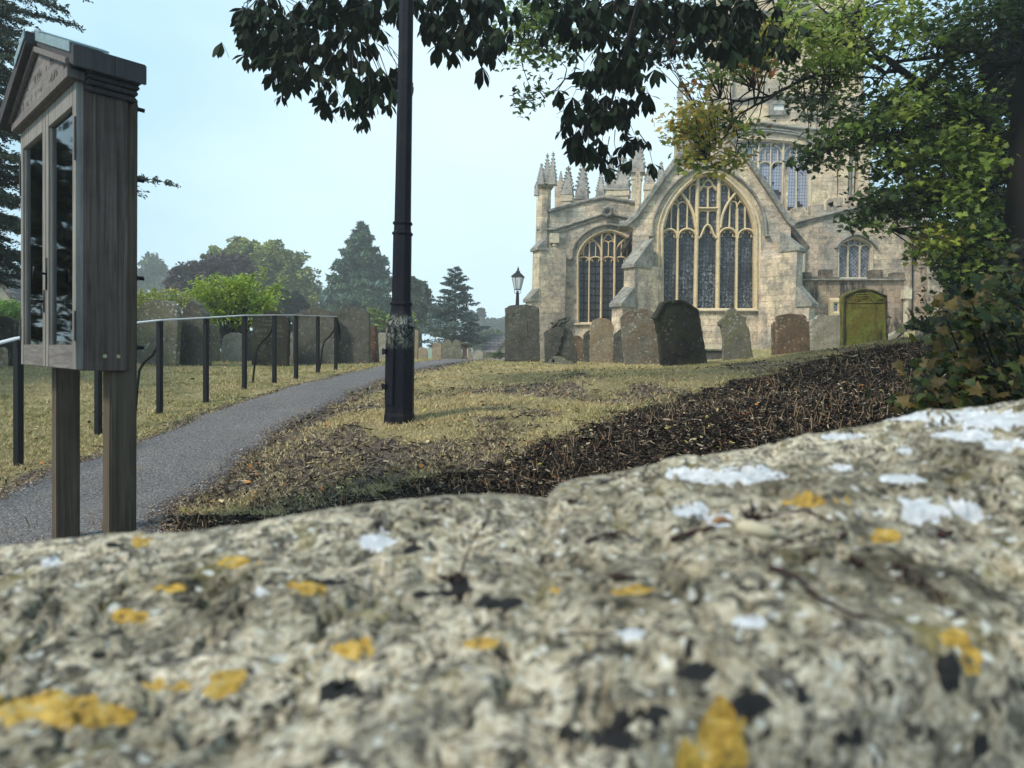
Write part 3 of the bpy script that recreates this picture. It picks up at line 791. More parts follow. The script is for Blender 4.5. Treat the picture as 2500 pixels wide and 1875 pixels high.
def notice_board():
    A = P(205, 905, 2.80); base = Vector((A.x, A.y, 0))
    s45 = math.atan2(.70, .72)
    # frame: s runs right->left along the front; build with u = -s, w outward normal
    O = Vector((A.x, A.y, A.z))
    fr = Frame(O, yaw=s45)                 # U=(cos,-sin): towards right/near ; W outward to viewer
    Z0 = 0.0; H = P(205, 195, 2.80).z - A.z
    pos = O - fr.U * .5
    nb = thing('notice_board', 'weathered oak parish notice board on two posts, with gabled top and glazed doors', 'notice board', (pos.x, pos.y, gz1(pos.x, pos.y)))
    gzz = gz1(pos.x, pos.y) - A.z - .2
    for s0 in (.02, .885):
        m = MB(); m.box(fr, -(s0 + .10), -s0, gzz, H - .01, -.205, -.100)
        # bevelled top
        m.build('post', M['oakpost'], nb, bevel=.006)
    D = .16
    m = MB(); m.box(fr, -.022, 0, 0, H, -D, 0); m.box(fr, -.018, .0025, 0, H, -D, -D + .035); m.build('side_panel', M['oakd'], nb, bevel=.002)
    m = MB(); m.box(fr, -1.0, -.978, 0, H, -D, 0); m.build('side_panel', M['oakd'], nb, bevel=.002)
    m = MB(); m.box(fr, -.978, -.022, 0.0, .03, -.098, 0); m.build('bottom_board', M['oak'], nb)
    m = MB(); m.box(fr, -.978, -.022, .03, H, -.098, -.085); m.build('back_board', plain('notice_backing', (.06, .055, .055), .9), nb)
    # door frames
    for k, (a, b) in enumerate(((-.004, -.492), (-.500, -.992))):
        d = MB(); z0, z1 = .004, H - .012
        st = .05; dep = (.0, .028)
        d.box(fr, a - st, a, z0, z1, *dep); d.box(fr, b, b + st, z0, z1, *dep)
        d.box(fr, b + st, a - st, z1 - .085, z1, *dep)
        for q in (a - st - .006, b + st + .006):
            d.box(fr, q - .006, q + .006, z0 + .10, z1 - .085, .004, .020)
        dr = d.build('door', M['oakpale'], nb, bevel=.002)
        r = MB(); r.box(fr, b + st, a - st, z0, z0 + .10, .001, .027); r.build('bottom_rail', M['oakped'], dr, bevel=.002)
        p = MB(); p.box(fr, b + st, a - st, z0 + .10, z1 - .085, .009, .012); p.build('glass', M['pane'], dr)
        if k == 0:
            h = MB()
            for (zz) in (.42,):
                c = b + .02
                h.box(fr, c - .012, c + .012, zz - .07, zz + .07, .028, .032)
                h.tube([fr.at(c, zz, .03), fr.at(c, zz, .075)], .005, 8)
                h.tube([fr.at(c - .004, zz - .028, .075), fr.at(c + .004, zz + .028, .075)], .0065, 8)
            h.build('handle', M['iron'], dr, True)
        else:
            h = MB(); c = a - .018
            h.box(fr, c - .01, c + .01, .25, .35, .028, .031)
            h.tube([fr.at(c, .30, .03), fr.at(c, .30, .07), fr.at(c - .02, .315, .078)], .0045, 8)
            h.build('handle', M['iron'], dr, True)
        for hz in (.12, H - .32):
            h = MB(); e = a - .003 if k == 0 else b + .003
            h.box(fr, e - .006, e + .006, hz, hz + .17 if hz > .5 else hz + .12, .0285, .033)
            h.build('hinge', M['under'], dr)
    # notices
    pm = NT('notice_paper'); o = pm.obj()
    wv = pm.nd('ShaderNodeTexNoise', Vector=pm.mapv(o, (60, 60, 0.01)), Scale=1.0, Detail=2.0).outputs[0]
    pm = pm.fin((.62, .68, .78), .6)
    ink = plain('notice_ink', (.06, .07, .12), .8)
    p = MB(); p.box(fr, -.40, -.060, .30, .86, -.03, -.028)
    pp = p.build('notice', pm, nb)
    q = MB()
    for i in range(16):
        if i % 6 == 5: continue
        for jx in range(3):
            u = -.37 + jx * .085; q.box(fr, u, u + random.uniform(.03, .07), .82 - i * .03, .828 - i * .03, -.0278, -.0268)
    q.build('printed_lines', ink, pp)
    p = MB(); p.box(fr, -.90, -.62, .25, .62, -.07, -.068); p.build('notice', plain('notice_paper_grey', (.35, .38, .42), .7), nb)
    # lintel and pediment
    rise = .225; top = H + .03
    m = MB(); m.box(fr, -1.015, .015, top - .038, top - .002, .0, .062); m.box(fr, -1.01, .01, top - .042, top - .038, 0, .045); m.build('lintel', M['oak'], nb, bevel=.004)
    m = MB(); m.prism(fr, [(-1.02, top), (.02, top), (.02, top + .028), (-.5, top + rise), (-1.02, top + .028)], -.05, .052)
    ped = m.build('pediment', M['oakped'], nb)
    # faint incised lettering strokes, too worn to read
    q = MB(); x = -.93
    while x < -.06:
        lim = rise * (1 - abs(x + .5) / .56)
        if lim > .05:
            for row in (0, 1):
                if lim > .05 + .075 * row and random.random() < .36:
                    z = top + .018 + row * .07
                    hh = .04
                    q.box(fr, x, x + .004, z, z + hh * random.uniform(.5, 1), .0522, .0536)
                    if random.random() < .6: q.box(fr, x, x + .022, z + hh * random.choice((0, .45)), z + hh * random.choice((0, .45)) + .004, .0522, .0534)
        x += random.uniform(.020, .036)
    q.build('worn_lettering', M['oakd'], ped)
    # raking mouldings + roof slabs
    sl = math.atan2(.225, .6)
    for sg in (1, -1):
        m = MB()
        def U(u): return -.5 + sg * u
        e0, e1 = 0.0, .60
        def z(u): return top + rise - (u) * math.tan(sl)
        m.prism(fr, [(U(e0), z(e0) + .062), (U(e1), z(e1) + .062), (U(e1), z(e1) - .020), (U(e0), z(e0) + .004)], -.20, .060 if sg > 0 else .10)
        m.build('roof', M['under'], nb, bevel=.004)
        m = MB(); m.prism(fr, [(U(.0), z(0) + .002), (U(.53), z(.53) + .002), (U(.53), z(.53) - .024), (U(.0), z(0) - .024)], .0535, .072); m.build('verge_moulding', M['oak'], nb, bevel=.003)
        # eave cornice stack
        m = MB()
        a = .50
        for (o, zt, zb) in ((.0, .034, .0), (.05, .018, .0), (.085, .004, -.018), (.065, -.018, -.034), (.045, -.034, -.052), (.022, -.052, -.072)):
            u0, u1 = sorted((U(a - .02), U(a + o))); m.box(fr, u0, u1, top + zb, top + zt, -.195 if zt > .01 else -.185, .052 if zt > .01 else -.001)
        m.build('cornice', M['under'] if sg > 0 else M['under'], nb, bevel=.004)
    m = MB()
    for sg in (1, -1):
        def U(u): return -.5 + sg * u
        m.prism(fr, [(U(0), top + rise + .07), (U(.56 if sg > 0 else .2), z(.56 if sg > 0 else .2) + .07), (U(.56 if sg > 0 else .2), z(.56 if sg > 0 else .2) + .025), (U(0), top + rise + .025)], .0605 if sg > 0 else .1005, .066 if sg > 0 else .106)
    m.prism(fr, [(-.5, top + rise + .078), (-.5 + .09, z(.09) + .074), (-.5 + .09, z(.09) + .064), (-.5, top + rise + .064), (-.59, z(.09) + .064), (-.59, z(.09) + .074)], -.205, .068)
    m.build('lead_flashing', M['lead'], nb, bevel=.003)
    # bolts through the posts (their ends stick out at the back)
    for s0 in (.07, .935):
        for hz in (.10, .40, .82, 1.12):
            m = MB(); m.tube([fr.at(-s0, hz, -.20), fr.at(-s0, hz, -.245)], .009, 8); m.tube([fr.at(-s0, hz, -.207), fr.at(-s0, hz, -.217)], .017, 6)
            m.build('bolt', M['iron'], nb)
    br = plain('brass_screw', (.42, .40, .25), .4, .4)
    for w in (-.075, -.125):
        m = MB(); m.tube([fr.at(0.0, .06, w), fr.at(.004, .06, w)], .008, 10); m.build('screw', br, nb)
    # carved upstand of the near post with its slanted top
    m = MB()
    m2 = [(-.205, H - .03), (-.16, H + .03), (-.100, H + .03), (-.100, H - .03)]


notice_board()


# ---------------------------------------------------------------- handrail
def railing():
    iron = plain('railing_iron', (.004, .0045, .007), .5, .0, .3, .4, .3, 60)
    top_m = plain('handrail_highlight', (.72, .73, .76), .35, .2, .6, .3, .15, 80)  # pale colour paints a bright reflection onto the top of the black rail
    posts = [(45, 1140, 5.15, 827), (240, 1062, 6.3, 800), (390, 1010, 7.1, 783), (503, 980, 7.95, 777), (597, 951, 8.85, 771), (670, 937, 9.6, 770), (723, 925, 10.4, 770), (776, 912, 11.2, 772), (820, 905, 12.0, 774)]
    B = [P(a, b, c) for a, b, c, d in posts]; T = [P(a, d, c) for a, b, c, d in posts]
    for i in range(len(T)):
        T[i].x = (T[i].x + B[i].x) / 2 + (T[i].x - B[i].x) / 2; B[i].z = gz1(B[i].x, B[i].y) - .08
    r = thing('handrail', 'black iron handrail with square posts along the left side of the path', 'railing', tuple(B[3]))
    fr0 = Frame((0, 0, 0), rad(15))
    for i, (b, t) in enumerate(zip(B, T)):
        m = MB(); w = .024
        vs = []
        for q in (b, t):
            for (a, c) in ((-1, -1), (1, -1), (1, 1), (-1, 1)):
                vs.append(q + fr0.U * a * w + fr0.W * c * w)
        m.add(vs, [(0, 1, 2, 3), (4, 5, 6, 7), (0, 1, 5, 4), (1, 2, 6, 5), (2, 3, 7, 6), (3, 0, 4, 7)])
        m.build('post', iron, r, bevel=.002)
    path = [P(-420, 960, 3.6), P(-160, 880, 4.4)] + T
    # smooth flat bar
    m = MB(); pts = path; vs = []; n = len(pts)
    hw, th = .030, .006
    for i, q in enumerate(pts):
        d = (pts[min(i + 1, n - 1)] - pts[max(0, i - 1)]); d.z = 0; d.normalize(); s = Vector((-d.y, d.x, 0))
        vs += [q - s * hw, q + s * hw, q + s * hw + Vector((0, 0, 2 * th)), q - s * hw + Vector((0, 0, 2 * th))]
    fs = []
    for i in range(n - 1):
        for k in range(4): fs.append((4 * i + k, 4 * i + (k + 1) % 4, 4 * i + 4 + (k + 1) % 4, 4 * i + 4 + k))
    fs += [(0, 1, 2, 3), (4 * n - 4, 4 * n - 3, 4 * n - 2, 4 * n - 1)]
    m.add(vs, fs); m.build('top_bar', top_m, r, bevel=.0015)
    # scrolled end
    e = T[-1]; m = MB(); d = Vector((.35, .6, 0)).normalized()
    pr_ = []
    for a in np.linspace(0, 1, 12):
        pr_.append(e + d * (.09 * math.sin(a * math.pi * .75)) + Vector((0, 0, -.42 * a)))
    for i in range(len(pr_) - 1):
        p0, p1 = pr_[i], pr_[i + 1]; s = fr0.U * .024; tt = fr0.W * .004
        m.add([p0 - s, p0 + s, p1 + s, p1 - s, p0 - s + tt, p0 + s + tt, p1 + s + tt, p1 - s + tt], [(0, 1, 2, 3), (4, 5, 6, 7), (0, 1, 5, 4), (1, 2, 6, 5), (2, 3, 7, 6), (3, 0, 4, 7)])
    m.build('curled_end', iron, r)
    # curved braces on the left side
    for k, pxs in ((2, [(388, 825), (386, 845), (372, 868), (352, 884), (340, 905), (336, 940), (330, 1020)]),
                   (5 - 1, [(666 - 0, 793), (664, 805), (655, 820), (638, 836), (629, 850), (624, 870), (616, 925)]),
                   (8, [(817, 790), (816, 805), (806, 820), (792, 833), (787, 850), (784, 880), (779, 903)])):
        Yk = posts[k][2] if k != 4 else 9.6
        m = MB(); n = len(pxs)
        q = [P(a, b, Yk + .20 * min(1, i / 3)) for i, (a, b) in enumerate(pxs)]
        q[-1].z = gz1(q[-1].x, q[-1].y) - .05
        m.tube(q, .014, 8); m.build('brace', iron, r, True)


railing()


# ---------------------------------------------------------------- street lamps
def lampmat():
    t = NT('lamp_paint'); o = t.obj()
    n = t.noise(o, 30, 5, .75); n1 = t.noise(o, 5, 4, .6)
    c = t.ramp(n, (.3, (.004, .0045, .008)), (.7, (.012, .012, .02)))
    sx = t.nd('ShaderNodeSeparateXYZ', Vector=o)
    zb = t.math('MULTIPLY', t.ramp(sx.outputs[2], (.62, 0.0), (.68, 1.0)), t.ramp(sx.outputs[2], (.90, 1.0), (.93, 0.0)))
    zb = t.math('MULTIPLY', zb, t.ramp(t.noise(t.mapv(o, (1, 1, .6)), 26, 7, .85, 1.2), (.47, 1.0), (.50, 0.0)))
    c = t.mix(zb, c, t.ramp(n1, (.4, (.26, .26, .24)), (.62, (.10, .12, .07))))
    rust = t.math('MULTIPLY', t.ramp(n1, (.5, 0.0), (.7, 1.0)), .4)
    c = t.mix(rust, c, (.03, .026, .022))
    return t.fin(c, .5, n, .4, .002, .15)


def street_lamp(base, H, label, full, scale=1.0):
    L = thing('street_lamp', label, 'street lamp', tuple(base))
    mt = lampmat() if full else M['iron']
    k = scale; B = Vector(base) + Vector((0, 0, -.05)); o8 = math.pi / 8
    r0 = .128 * k
    m = MB(); m.lathe(B, [(r0 * 1.06, 0), (r0 * 1.06, .10 * k), (r0, .13 * k), (r0 * .96, .84 * k), (r0 * 1.0, .86 * k), (r0 * 1.0, .885 * k), (r0 * .86, .93 * k), (r0 * .72, 1.0 * k), (r0 * .70, 1.055 * k)], 8, o8)
    m.build('base', mt, L, bevel=.004)
    m = MB(); m.lathe(B + Vector((0, 0, 1.055 * k)), [(r0 * .78, 0), (r0 * .78, .022 * k), (r0 * .66, .028 * k), (r0 * .64, .60 * k), (r0 * .72, .605 * k), (r0 * .72, .62 * k), (r0 * .60, .63 * k)], 8, o8); 
    z1 = 1.055 * k + .63 * k
    m.lathe(B + Vector((0, 0, z1 - .001)), [(r0 * .60, 0), (r0 * .58, .06), (r0 * .68, .062), (r0 * .68, .08), (r0 * .57, .085), (r0 * .40, H - z1)], 8, o8)
    m.build('shaft', mt, L, bevel=.002)
    if full:
        m = MB(); fr = Frame(B, rad(38)); R = r0
        m.box(fr, -.05, .05, .20, .86, R * .93, R * .93 + .012); d = m.build('door', mt, L, bevel=.003)
        for zz in (.33, .63):
            m = MB(); m.box(fr, -.062, -.02, zz, zz + .045, R * .93 + .012, R * .93 + .035); m.tube([fr.at(-.06, zz - .006, R * .93 + .028), fr.at(-.06, zz + .05, R * .93 + .028)], .008, 8); m.build('hinge', mt, d)
    # lantern
    T = B + Vector((0, 0, H)); s = k
    m = MB(); m.lathe(T, [(.03 * s, 0), (.05 * s, .03 * s), (.03 * s, .06 * s), (.022 * s, .12 * s)], 8)
    for a in range(4):
        t = a * math.pi / 2 + .4
        c = Vector((math.cos(t), math.sin(t), 0))
        m.tube([T + c * .03 * s + Vector((0, 0, .0)), T + c * .11 * s + Vector((0, 0, .05 * s)), T + c * .12 * s + Vector((0, 0, .16 * s))], .008 * s, 6)
    m.build('bracket', M['iron'], L)
    q = T + Vector((0, 0, .16 * s)); sq = math.pi / 4 + .35
    gp_ = NT('lantern_glass'); gm = gp_.fin((.55, .58, .60), .25, spec=.5)
    m = MB(); m.lathe(q, [(.115 * s, 0), (.215 * s, .40 * s)], 4, sq); m.build('lantern_glass', gm, L)
    m = MB()
    for i in range(4):
        t = sq + i * math.pi / 2
        # tube() orders its ring from a cross product, so match corners by angle
        for (ra, rb) in ((.118, .22),):
            for tt in (t,):
                c = Vector((math.cos(tt), math.sin(tt), 0))
                m.tube([q + c * ra * s, q + c * rb * s + Vector((0, 0, .40 * s))], .009 * s, 6)
    m.lathe(q + Vector((0, 0, -.01)), [(.125 * s, 0), (.125 * s, .02 * s)], 4, sq)
    m.lathe(q + Vector((0, 0, .40 * s)), [(.25 * s, 0), (.25 * s, .02 * s), (.12 * s, .13 * s), (.07 * s, .16 * s), (.09 * s, .17 * s), (.05 * s, .22 * s), (.03 * s, .24 * s), (.045 * s, .27 * s), (.02 * s, .30 * s), (.006 * s, .36 * s)], 4, sq)
    m.build('lantern_frame', M['iron'], L)
    return L


b = P(975, 1027, 6.0)
lp = street_lamp((b.x, b.y, gz1(b.x, b.y)), 5.2, 'tall black octagonal lamp post with a worn poster patch on its base', True)
b = P(1260, 876, 24)
ht = P(1260, 715, 24).z - gz1(b.x, b.y)
street_lamp((b.x, b.y, gz1(b.x, b.y)), ht, 'distant lamp with pale square lantern left of the church', False, 1.05)
# ---------------------------------------------------------------- headstones
HS = {
    'slate': headstone_mat('slate_stone', (.065, .063, .057), (.17, .16, .14), .25, moss=(.10, .11, .05), mossamt=.3),
    'dark': headstone_mat('blackened_stone', (.016, .0145, .0135), (.055, .048, .043), .15, moss=(.10, .11, .04), mossamt=.25, dark=.5),
    'grey': headstone_mat('grey_stone', (.12, .115, .095), (.25, .235, .19), .7, moss=(.19, .18, .07), mossamt=.5),
    'tan': headstone_mat('tan_stone', (.25, .20, .135), (.42, .36, .265), .8, moss=(.30, .17, .06), mossamt=.5),
    'pale': headstone_mat('pale_stone', (.34, .31, .25), (.50, .46, .38), .6, moss=(.24, .22, .16), mossamt=.6),
    'blotch': headstone_mat('blotched_stone', (.15, .135, .11), (.30, .27, .21), 1.0, (.52, .52, .46), moss=(.20, .12, .06), mossamt=.5),
    'brown': headstone_mat('brown_stone', (.15, .095, .06), (.25, .16, .10), .9, (.48, .45, .36), moss=(.08, .07, .05), mossamt=.5),
    'red': headstone_mat('red_stone', (.10, .055, .042), (.17, .10, .075), .4, moss=(.12, .10, .05), mossamt=.3),
    'green': headstone_mat('algae_stone', (.13, .15, .03), (.25, .27, .055), .05, moss=(.17, .12, .035), mossamt=.8, dark=1.0),
}


def text_mesh(s, size, fr, u, v, w, depth, mat, parent, name='inscription', align='CENTER'):
    cu = bpy.data.curves.new('txt', 'FONT'); cu.body = s; cu.size = size; cu.align_x = align; cu.extrude = depth; cu.resolution_u = 2; cu.space_line = 1.15
    o = bpy.data.objects.new('txt', cu); COL.objects.link(o)
    dg = bpy.context.evaluated_depsgraph_get(); me = bpy.data.meshes.new_from_object(o.evaluated_get(dg))
    L = rootloc(parent)
    for vv in me.vertices:
        q = fr.at(u + vv.co.x, v + vv.co.y, w + vv.co.z) - L
        vv.co = q
    bpy.data.objects.remove(o); bpy.data.curves.remove(cu)
    me.name = name; me.materials.clear()
    return link(name, me, mat, parent)


def arc(cx, cy, rx, ry, a0, a1, n=12):
    return [(cx + rx * math.cos(rad(a)), cy - ry * math.sin(rad(a))) for a in np.linspace(a0, a1, n)]


def headstone(pts, Y, mat, label, yaw=0, pitch=0, thick=.11, bev=.012, ybase=None, sub=None, group='headstones in the churchyard', cat='headstone'):
    """pts: outline in pixels; bottom two points first/last"""
    xs = [p[0] for p in pts]; ys = [p[1] for p in pts]
    cx = (pts[0][0] + pts[-1][0]) / 2; by = ybase if ybase else (pts[0][1] + pts[-1][1]) / 2
    O = P(cx, by, Y)
    fr = Frame(O, rad(yaw), 0, rad(pitch))
    q = fr.uvs(pts)
    gzv = gz1(O.x, O.y) - O.z - .15
    q[0] = (q[0][0], min(q[0][1], gzv)); q[-1] = (q[-1][0], min(q[-1][1], gzv))
    h = thing('headstone', label, cat, (O.x, O.y, O.z), group)
    dq = []; rr = random.Random(int(cx * 7 + by)); n_ = len(q)
    for i in range(n_ - 1):
        a, b = q[i], q[i + 1]; L = math.hypot(b[0] - a[0], b[1] - a[1]); k = max(1, int(L / .045))
        for j in range(k):
            t = j / k; am = .0045 if 0 < i or j else 0
            dq.append((a[0] + (b[0] - a[0]) * t + rr.gauss(0, am), a[1] + (b[1] - a[1]) * t + rr.gauss(0, am)))
    dq.append(q[-1])
    m = MB(); m.prism(fr, dq, -thick / 2, thick / 2)
    m.build('slab', HS[mat], h, bevel=min(bev, .010))
    return h, fr


def roundtop(x0, x1, yt, yb, sh=.0, k=.5, lean=0):
    """rounded top; sh shoulder width fraction, k arch height fraction of width"""
    w = x1 - x0; s = sh * w; ah = k * w
    pts = [(x0, yb)]
    ysh = yt + ah
    if s: pts += [(x0, ysh), (x0 + s, ysh - s * .3)]
    pts += arc((x0 + x1) / 2, ysh - (s * .3 if s else 0), w / 2 - s, ah - (s * .3 if s else 0), 180, 0, 15)
    if s: pts += [(x1 - s, ysh - s * .3), (x1, ysh)]
    pts += [(x1, yb)]
    out = []
    for p in pts:
        if not out or (abs(p[0] - out[-1][0]) + abs(p[1] - out[-1][1])) > .3: out.append(p)
    return [(p[0] + lean * (yb - p[1]), p[1]) for p in out]


def stones():
    h, fr = headstone(roundtop(328, 432, 732, 893, .0, .34, .06), 12.6, 'grey', 'wide round-topped headstone blotched with pale lichen, nearest the notice board', 12, 4)
    headstone([(424, 893), (452, 758), (463, 742), (474, 734), (486, 742), (497, 757), (507, 770), (512, 893)], 12.9, 'slate', 'dark headstone with pointed hump top leaning left, behind the handrail', 18, 6, .13)
    headstone([(512, 890), (512, 800), (520, 790), (533, 797), (536, 890)], 14.3, 'grey', 'narrow grey headstone behind the pointed leaning one', 0, 0)
    headstone([(534, 890), (546, 822), (553, 817), (558, 822), (548, 890)], 15.0, 'pale', 'thin pale slab leaning right beside a lichened white stone', -10)
    headstone([(548, 890), (548, 828), (556, 816), (566, 812), (583, 812), (594, 820), (597, 828), (597, 890)], 14.6, 'pale', 'low pale headstone mottled with brown moss, left of the dark inscribed one', 0)
    headstone([(600, 890), (600, 826), (608, 820), (619, 818), (619, 890)], 14.8, 'slate', 'low grey headstone half hidden by the dark inscribed one', 0)
    h, fr = headstone([(616, 894), (619, 782), (622, 775), (630, 773), (643, 768), (654, 760), (672, 758), (688, 766), (697, 773), (705, 775), (708, 783), (704, 894)], 13.5, 'dark', 'dark headstone with worn pale inscription of four lines, behind the rail', 4, 2)
    ins = plain('worn_inscription', (.13, .125, .105), .9)
    for (s, y, sz) in (('SACRED', 786, .05), ('TO THE MEMORY OF', 796, .05), ('ALICE      WILL', 810, .085), ('WIFE OF    NORTON', 824, .055)):
        u, v = fr.uv(662, y); text_mesh(s, sz, fr, u, v, .056, .0015, ins, h)
    headstone([(706, 893), (707, 818), (712, 812), (720, 814), (722, 893)], 14.6, 'pale', 'sliver of pale stone between the inscribed headstone and its right neighbour', 0)
    headstone(roundtop(718, 822, 753, 894, .0, .22), 14.0, 'slate', 'broad grey headstone with shallow arched top behind the end of the rail', 5, 2)
    headstone(roundtop(817, 903, 750, 891, .0, .24, .0), 14.2, 'slate', 'tall dull grey headstone with round top and a dark crack, left of the lamp post', 3, 2)
    headstone([(905, 887), (904, 797), (912, 794), (918, 795), (925, 887)], 14.8, 'red', 'narrow reddish headstone seen almost edge on, left of the lamp post', 25)
    headstone([(921, 884), (921, 816), (930, 813), (960, 814), (960, 884)], 19, 'pale', 'pale low headstone directly behind the lamp post base', 0)
    headstone([(1000, 876), (1001, 800), (1008, 803), (1020, 806), (1023, 811), (1020, 876)], 18, 'tan', 'tall buff headstone beside the right edge of the lamp post base', 0, group='headstones far down the path')
    far = [([(1020, 877), (1020, 852), (1028, 846), (1040, 850), (1044, 858), (1044, 877)], 26, 'tan', 'low crumbling buff stone right of the lamp post'),
           ([(1055, 877), (1055, 846), (1062, 837), (1072, 836), (1078, 842), (1078, 877)], 27, 'tan', 'buff round-topped stone, leftmost of the far group'),
           ([(1077, 878), (1075, 842), (1082, 839), (1087, 831), (1094, 829), (1100, 832), (1105, 840), (1110, 846), (1111, 878)], 27.5, 'grey', 'grey headstone with central hump and shoulders in the far group'),
           ([(1110, 877), (1105, 838), (1108, 831), (1113, 829), (1121, 831), (1125, 838), (1129, 877)], 28.5, 'grey', 'grey slab leaning left beside the humped far stone'),
           ([(1143, 877), (1143, 852), (1150, 850), (1155, 877)], 28, 'tan', 'small buff stone right of the flat-topped pedestal'),
           ([(1155, 879), (1155, 866), (1162, 857), (1170, 855), (1177, 858), (1180, 866), (1180, 879)], 26, 'pale', 'small pale round-topped stone at the far end of the path'),
           ([(1178, 877), (1176, 860), (1182, 857), (1188, 863), (1188, 877)], 29, 'grey', 'small dark stone behind the pale round-topped one')]
    for p, Y, m, l in far: headstone(p, Y, m, l, 0, 0, .12, .015, group='headstones far down the path')
    # pedestal tomb, flat slab on a pillar
    O = P(1134, 877, 28); fr = Frame(O, 0); h = thing('pedestal_tomb', 'flat-topped pedestal tomb in the far group beside the path', 'tomb', tuple(O))
    s = 28 / F
    m = MB(); m.box(fr, -5 * s, 5 * s, -.1, 34 * s, -.12, .12); m.box(fr, -7 * s, 7 * s, -.1, 5 * s, -.16, .16); m.build('pillar', HS['red'], h, bevel=.01)
    m = MB(); m.box(fr, -9 * s, 9 * s, 37 * s, 40 * s, -.25, .25); m.box(fr, -6 * s, 6 * s, 34 * s, 37 * s, -.17, .17); m.build('top_slab', HS['grey'], h, bevel=.01)
    # far left
    headstone(roundtop(-26, 40, 773, 868, 0, .25), 11, 'dark', 'dark round-topped headstone at the far left, before the stone wall', 0, 2)
    headstone([(-5, 870), (0, 850), (8, 848), (14, 855), (16, 870)], 10.6, 'tan', 'tiny buff footstone at the far left edge', 0)
    # right group
    h, fr = headstone(roundtop(1233, 1316, 744, 882, 0, .13, .0), 15, 'slate', 'tall grey-green headstone with low curved top and a flaked panel, left of the church wall', -4, 2, .16, .02)
    m = MB(); q = fr.uvs([(1318, 880), (1318, 838), (1313, 833), (1288, 833), (1287, 783), (1262, 783), (1252, 790), (1247, 802), (1236, 806), (1234, 880)]); q = [(u * .985, v) for u, v in q]
    m.prism(fr, q, .07, .093); m.build('flaked_face', HS['slate'], h, bevel=.006)
    # broken stone
    h, fr = headstone([(1331, 889), (1329, 812), (1337, 806), (1344, 802), (1350, 792), (1341, 789), (1356, 782), (1372, 776), (1384, 772), (1390, 767), (1389, 776), (1383, 785), (1378, 792), (1380, 798), (1388, 800), (1389, 806), (1397, 811), (1399, 830), (1407, 860), (1408, 890)], 14.2, 'slate', 'broken dark headstone with a jagged split and carved scroll top', -5, 3, .14, .012)
    m = MB(); q = fr.uvs([(1335, 886), (1332, 815), (1345, 806), (1356, 797), (1381, 801), (1374, 808), (1376, 818), (1368, 824), (1369, 840), (1362, 848), (1363, 858), (1352, 870), (1344, 876)])
    m.prism(fr, q, .07, .115); m.build('remaining_face', HS['slate'], h, bevel=.008)
    m = MB()
    for a in ([(1345, 800), (1355, 790), (1368, 785), (1383, 783), (1390, 772)], [(1350, 793), (1362, 781), (1380, 777)], [(1360, 800), (1364, 790), (1370, 784)]):
        q = fr.uvs(a); m.tube([fr.at(u, v, .08) for u, v in q], .022, 8)
    m.build('carved_scroll', HS['slate'], h, True)
    O = P(1362, 891, 13.7); fr = Frame(O, rad(-8), rad(2), rad(-20))
    h = thing('fallen_fragment', 'fallen semicircular carved fragment lying at the foot of the broken headstone', 'stone fragment', tuple(O))
    m = MB(); q = fr.uvs([(1334, 893), (1340, 880), (1350, 873), (1362, 871), (1375, 875), (1383, 884), (1394, 882), (1397, 892)])
    q2 = fr.uvs([(1345, 885), (1350, 879), (1354, 884), (1351, 888)])
    m.prism(fr, q, -.06, .06, [q2]); m.build('slab', HS['grey'], h, bevel=.01)
    headstone([(1401, 878), (1400, 822), (1407, 818), (1417, 822), (1424, 830), (1424, 878)], 17.5, 'brown', 'small reddish-brown stone showing right of the broken headstone', 0)
    headstone([(1426, 878), (1424, 818), (1430, 811), (1439, 805), (1443, 878)], 16.3, 'slate', 'grey stone with sloping top tucked behind the tan rounded headstone', 0)
    headstone(roundtop(1441, 1497, 776, 879, 0, .42, .0), 15.8, 'tan', 'tan rounded headstone below the left church window', -3, 1, .12)
    headstone([(1496, 880), (1496, 822), (1501, 814), (1507, 810), (1512, 803), (1521, 806), (1523, 880)], 17, 'slate', 'plain grey stone with scrolled shoulder between the tan and lichen-spotted headstones', 0)
    headstone([(1527, 884), (1515, 775), (1521, 768), (1532, 760), (1548, 754), (1571, 753), (1590, 759), (1600, 768), (1604, 776), (1611, 884)], 14.6, 'blotch', 'lichen-spotted rounded headstone left of the black leaning one', -3, 2, .14, .02)
    h, fr = headstone([(1617, 896), (1607, 820), (1597, 775), (1616, 744), (1622, 736), (1664, 732), (1700, 758), (1704, 770), (1716, 840), (1727, 899)], 12.9, 'dark', 'black leaning headstone with clipped coffin-shaped top', -3, 3, .20, .02, 897)
    m = MB(); q = fr.uvs([(1596, 778), (1617, 741), (1624, 738), (1664, 735), (1700, 760)]); m.sweep(fr, q, .05, -.12, .135, .2); m.build('top_moulding', HS['dark'], h)
    m = MB(); q = fr.uvs([(1612, 780), (1624, 752), (1660, 748), (1688, 768), (1708, 862), (1690, 853), (1672, 868), (1640, 866), (1620, 858)]); m.prism(fr, q, .10, .113); m.build('raised_panel', HS['dark'], h, bevel=.005)
    # eroded cross-like stone
    headstone([(1765, 879), (1765, 838), (1760, 800), (1754, 794), (1752, 787), (1760, 780), (1768, 772), (1772, 760), (1783, 752), (1792, 753), (1800, 765), (1808, 771), (1821, 775), (1819, 785), (1822, 797), (1826, 800), (1830, 830), (1841, 878)], 16.2, 'grey', 'eroded grey headstone with scrolled shoulders, below the great window', -3, 3, .15, .02)
    headstone([(1886, 875), (1884, 792), (1890, 784), (1898, 782), (1900, 875)], 17.6, 'brown', 'brown sliver of stone left of the brown mottled headstone', 0)
    headstone(roundtop(1895, 1967, 766, 875, 0, .13), 16.8, 'brown', 'brown mottled headstone with low curved top and pale spots', -3, 1, .13)
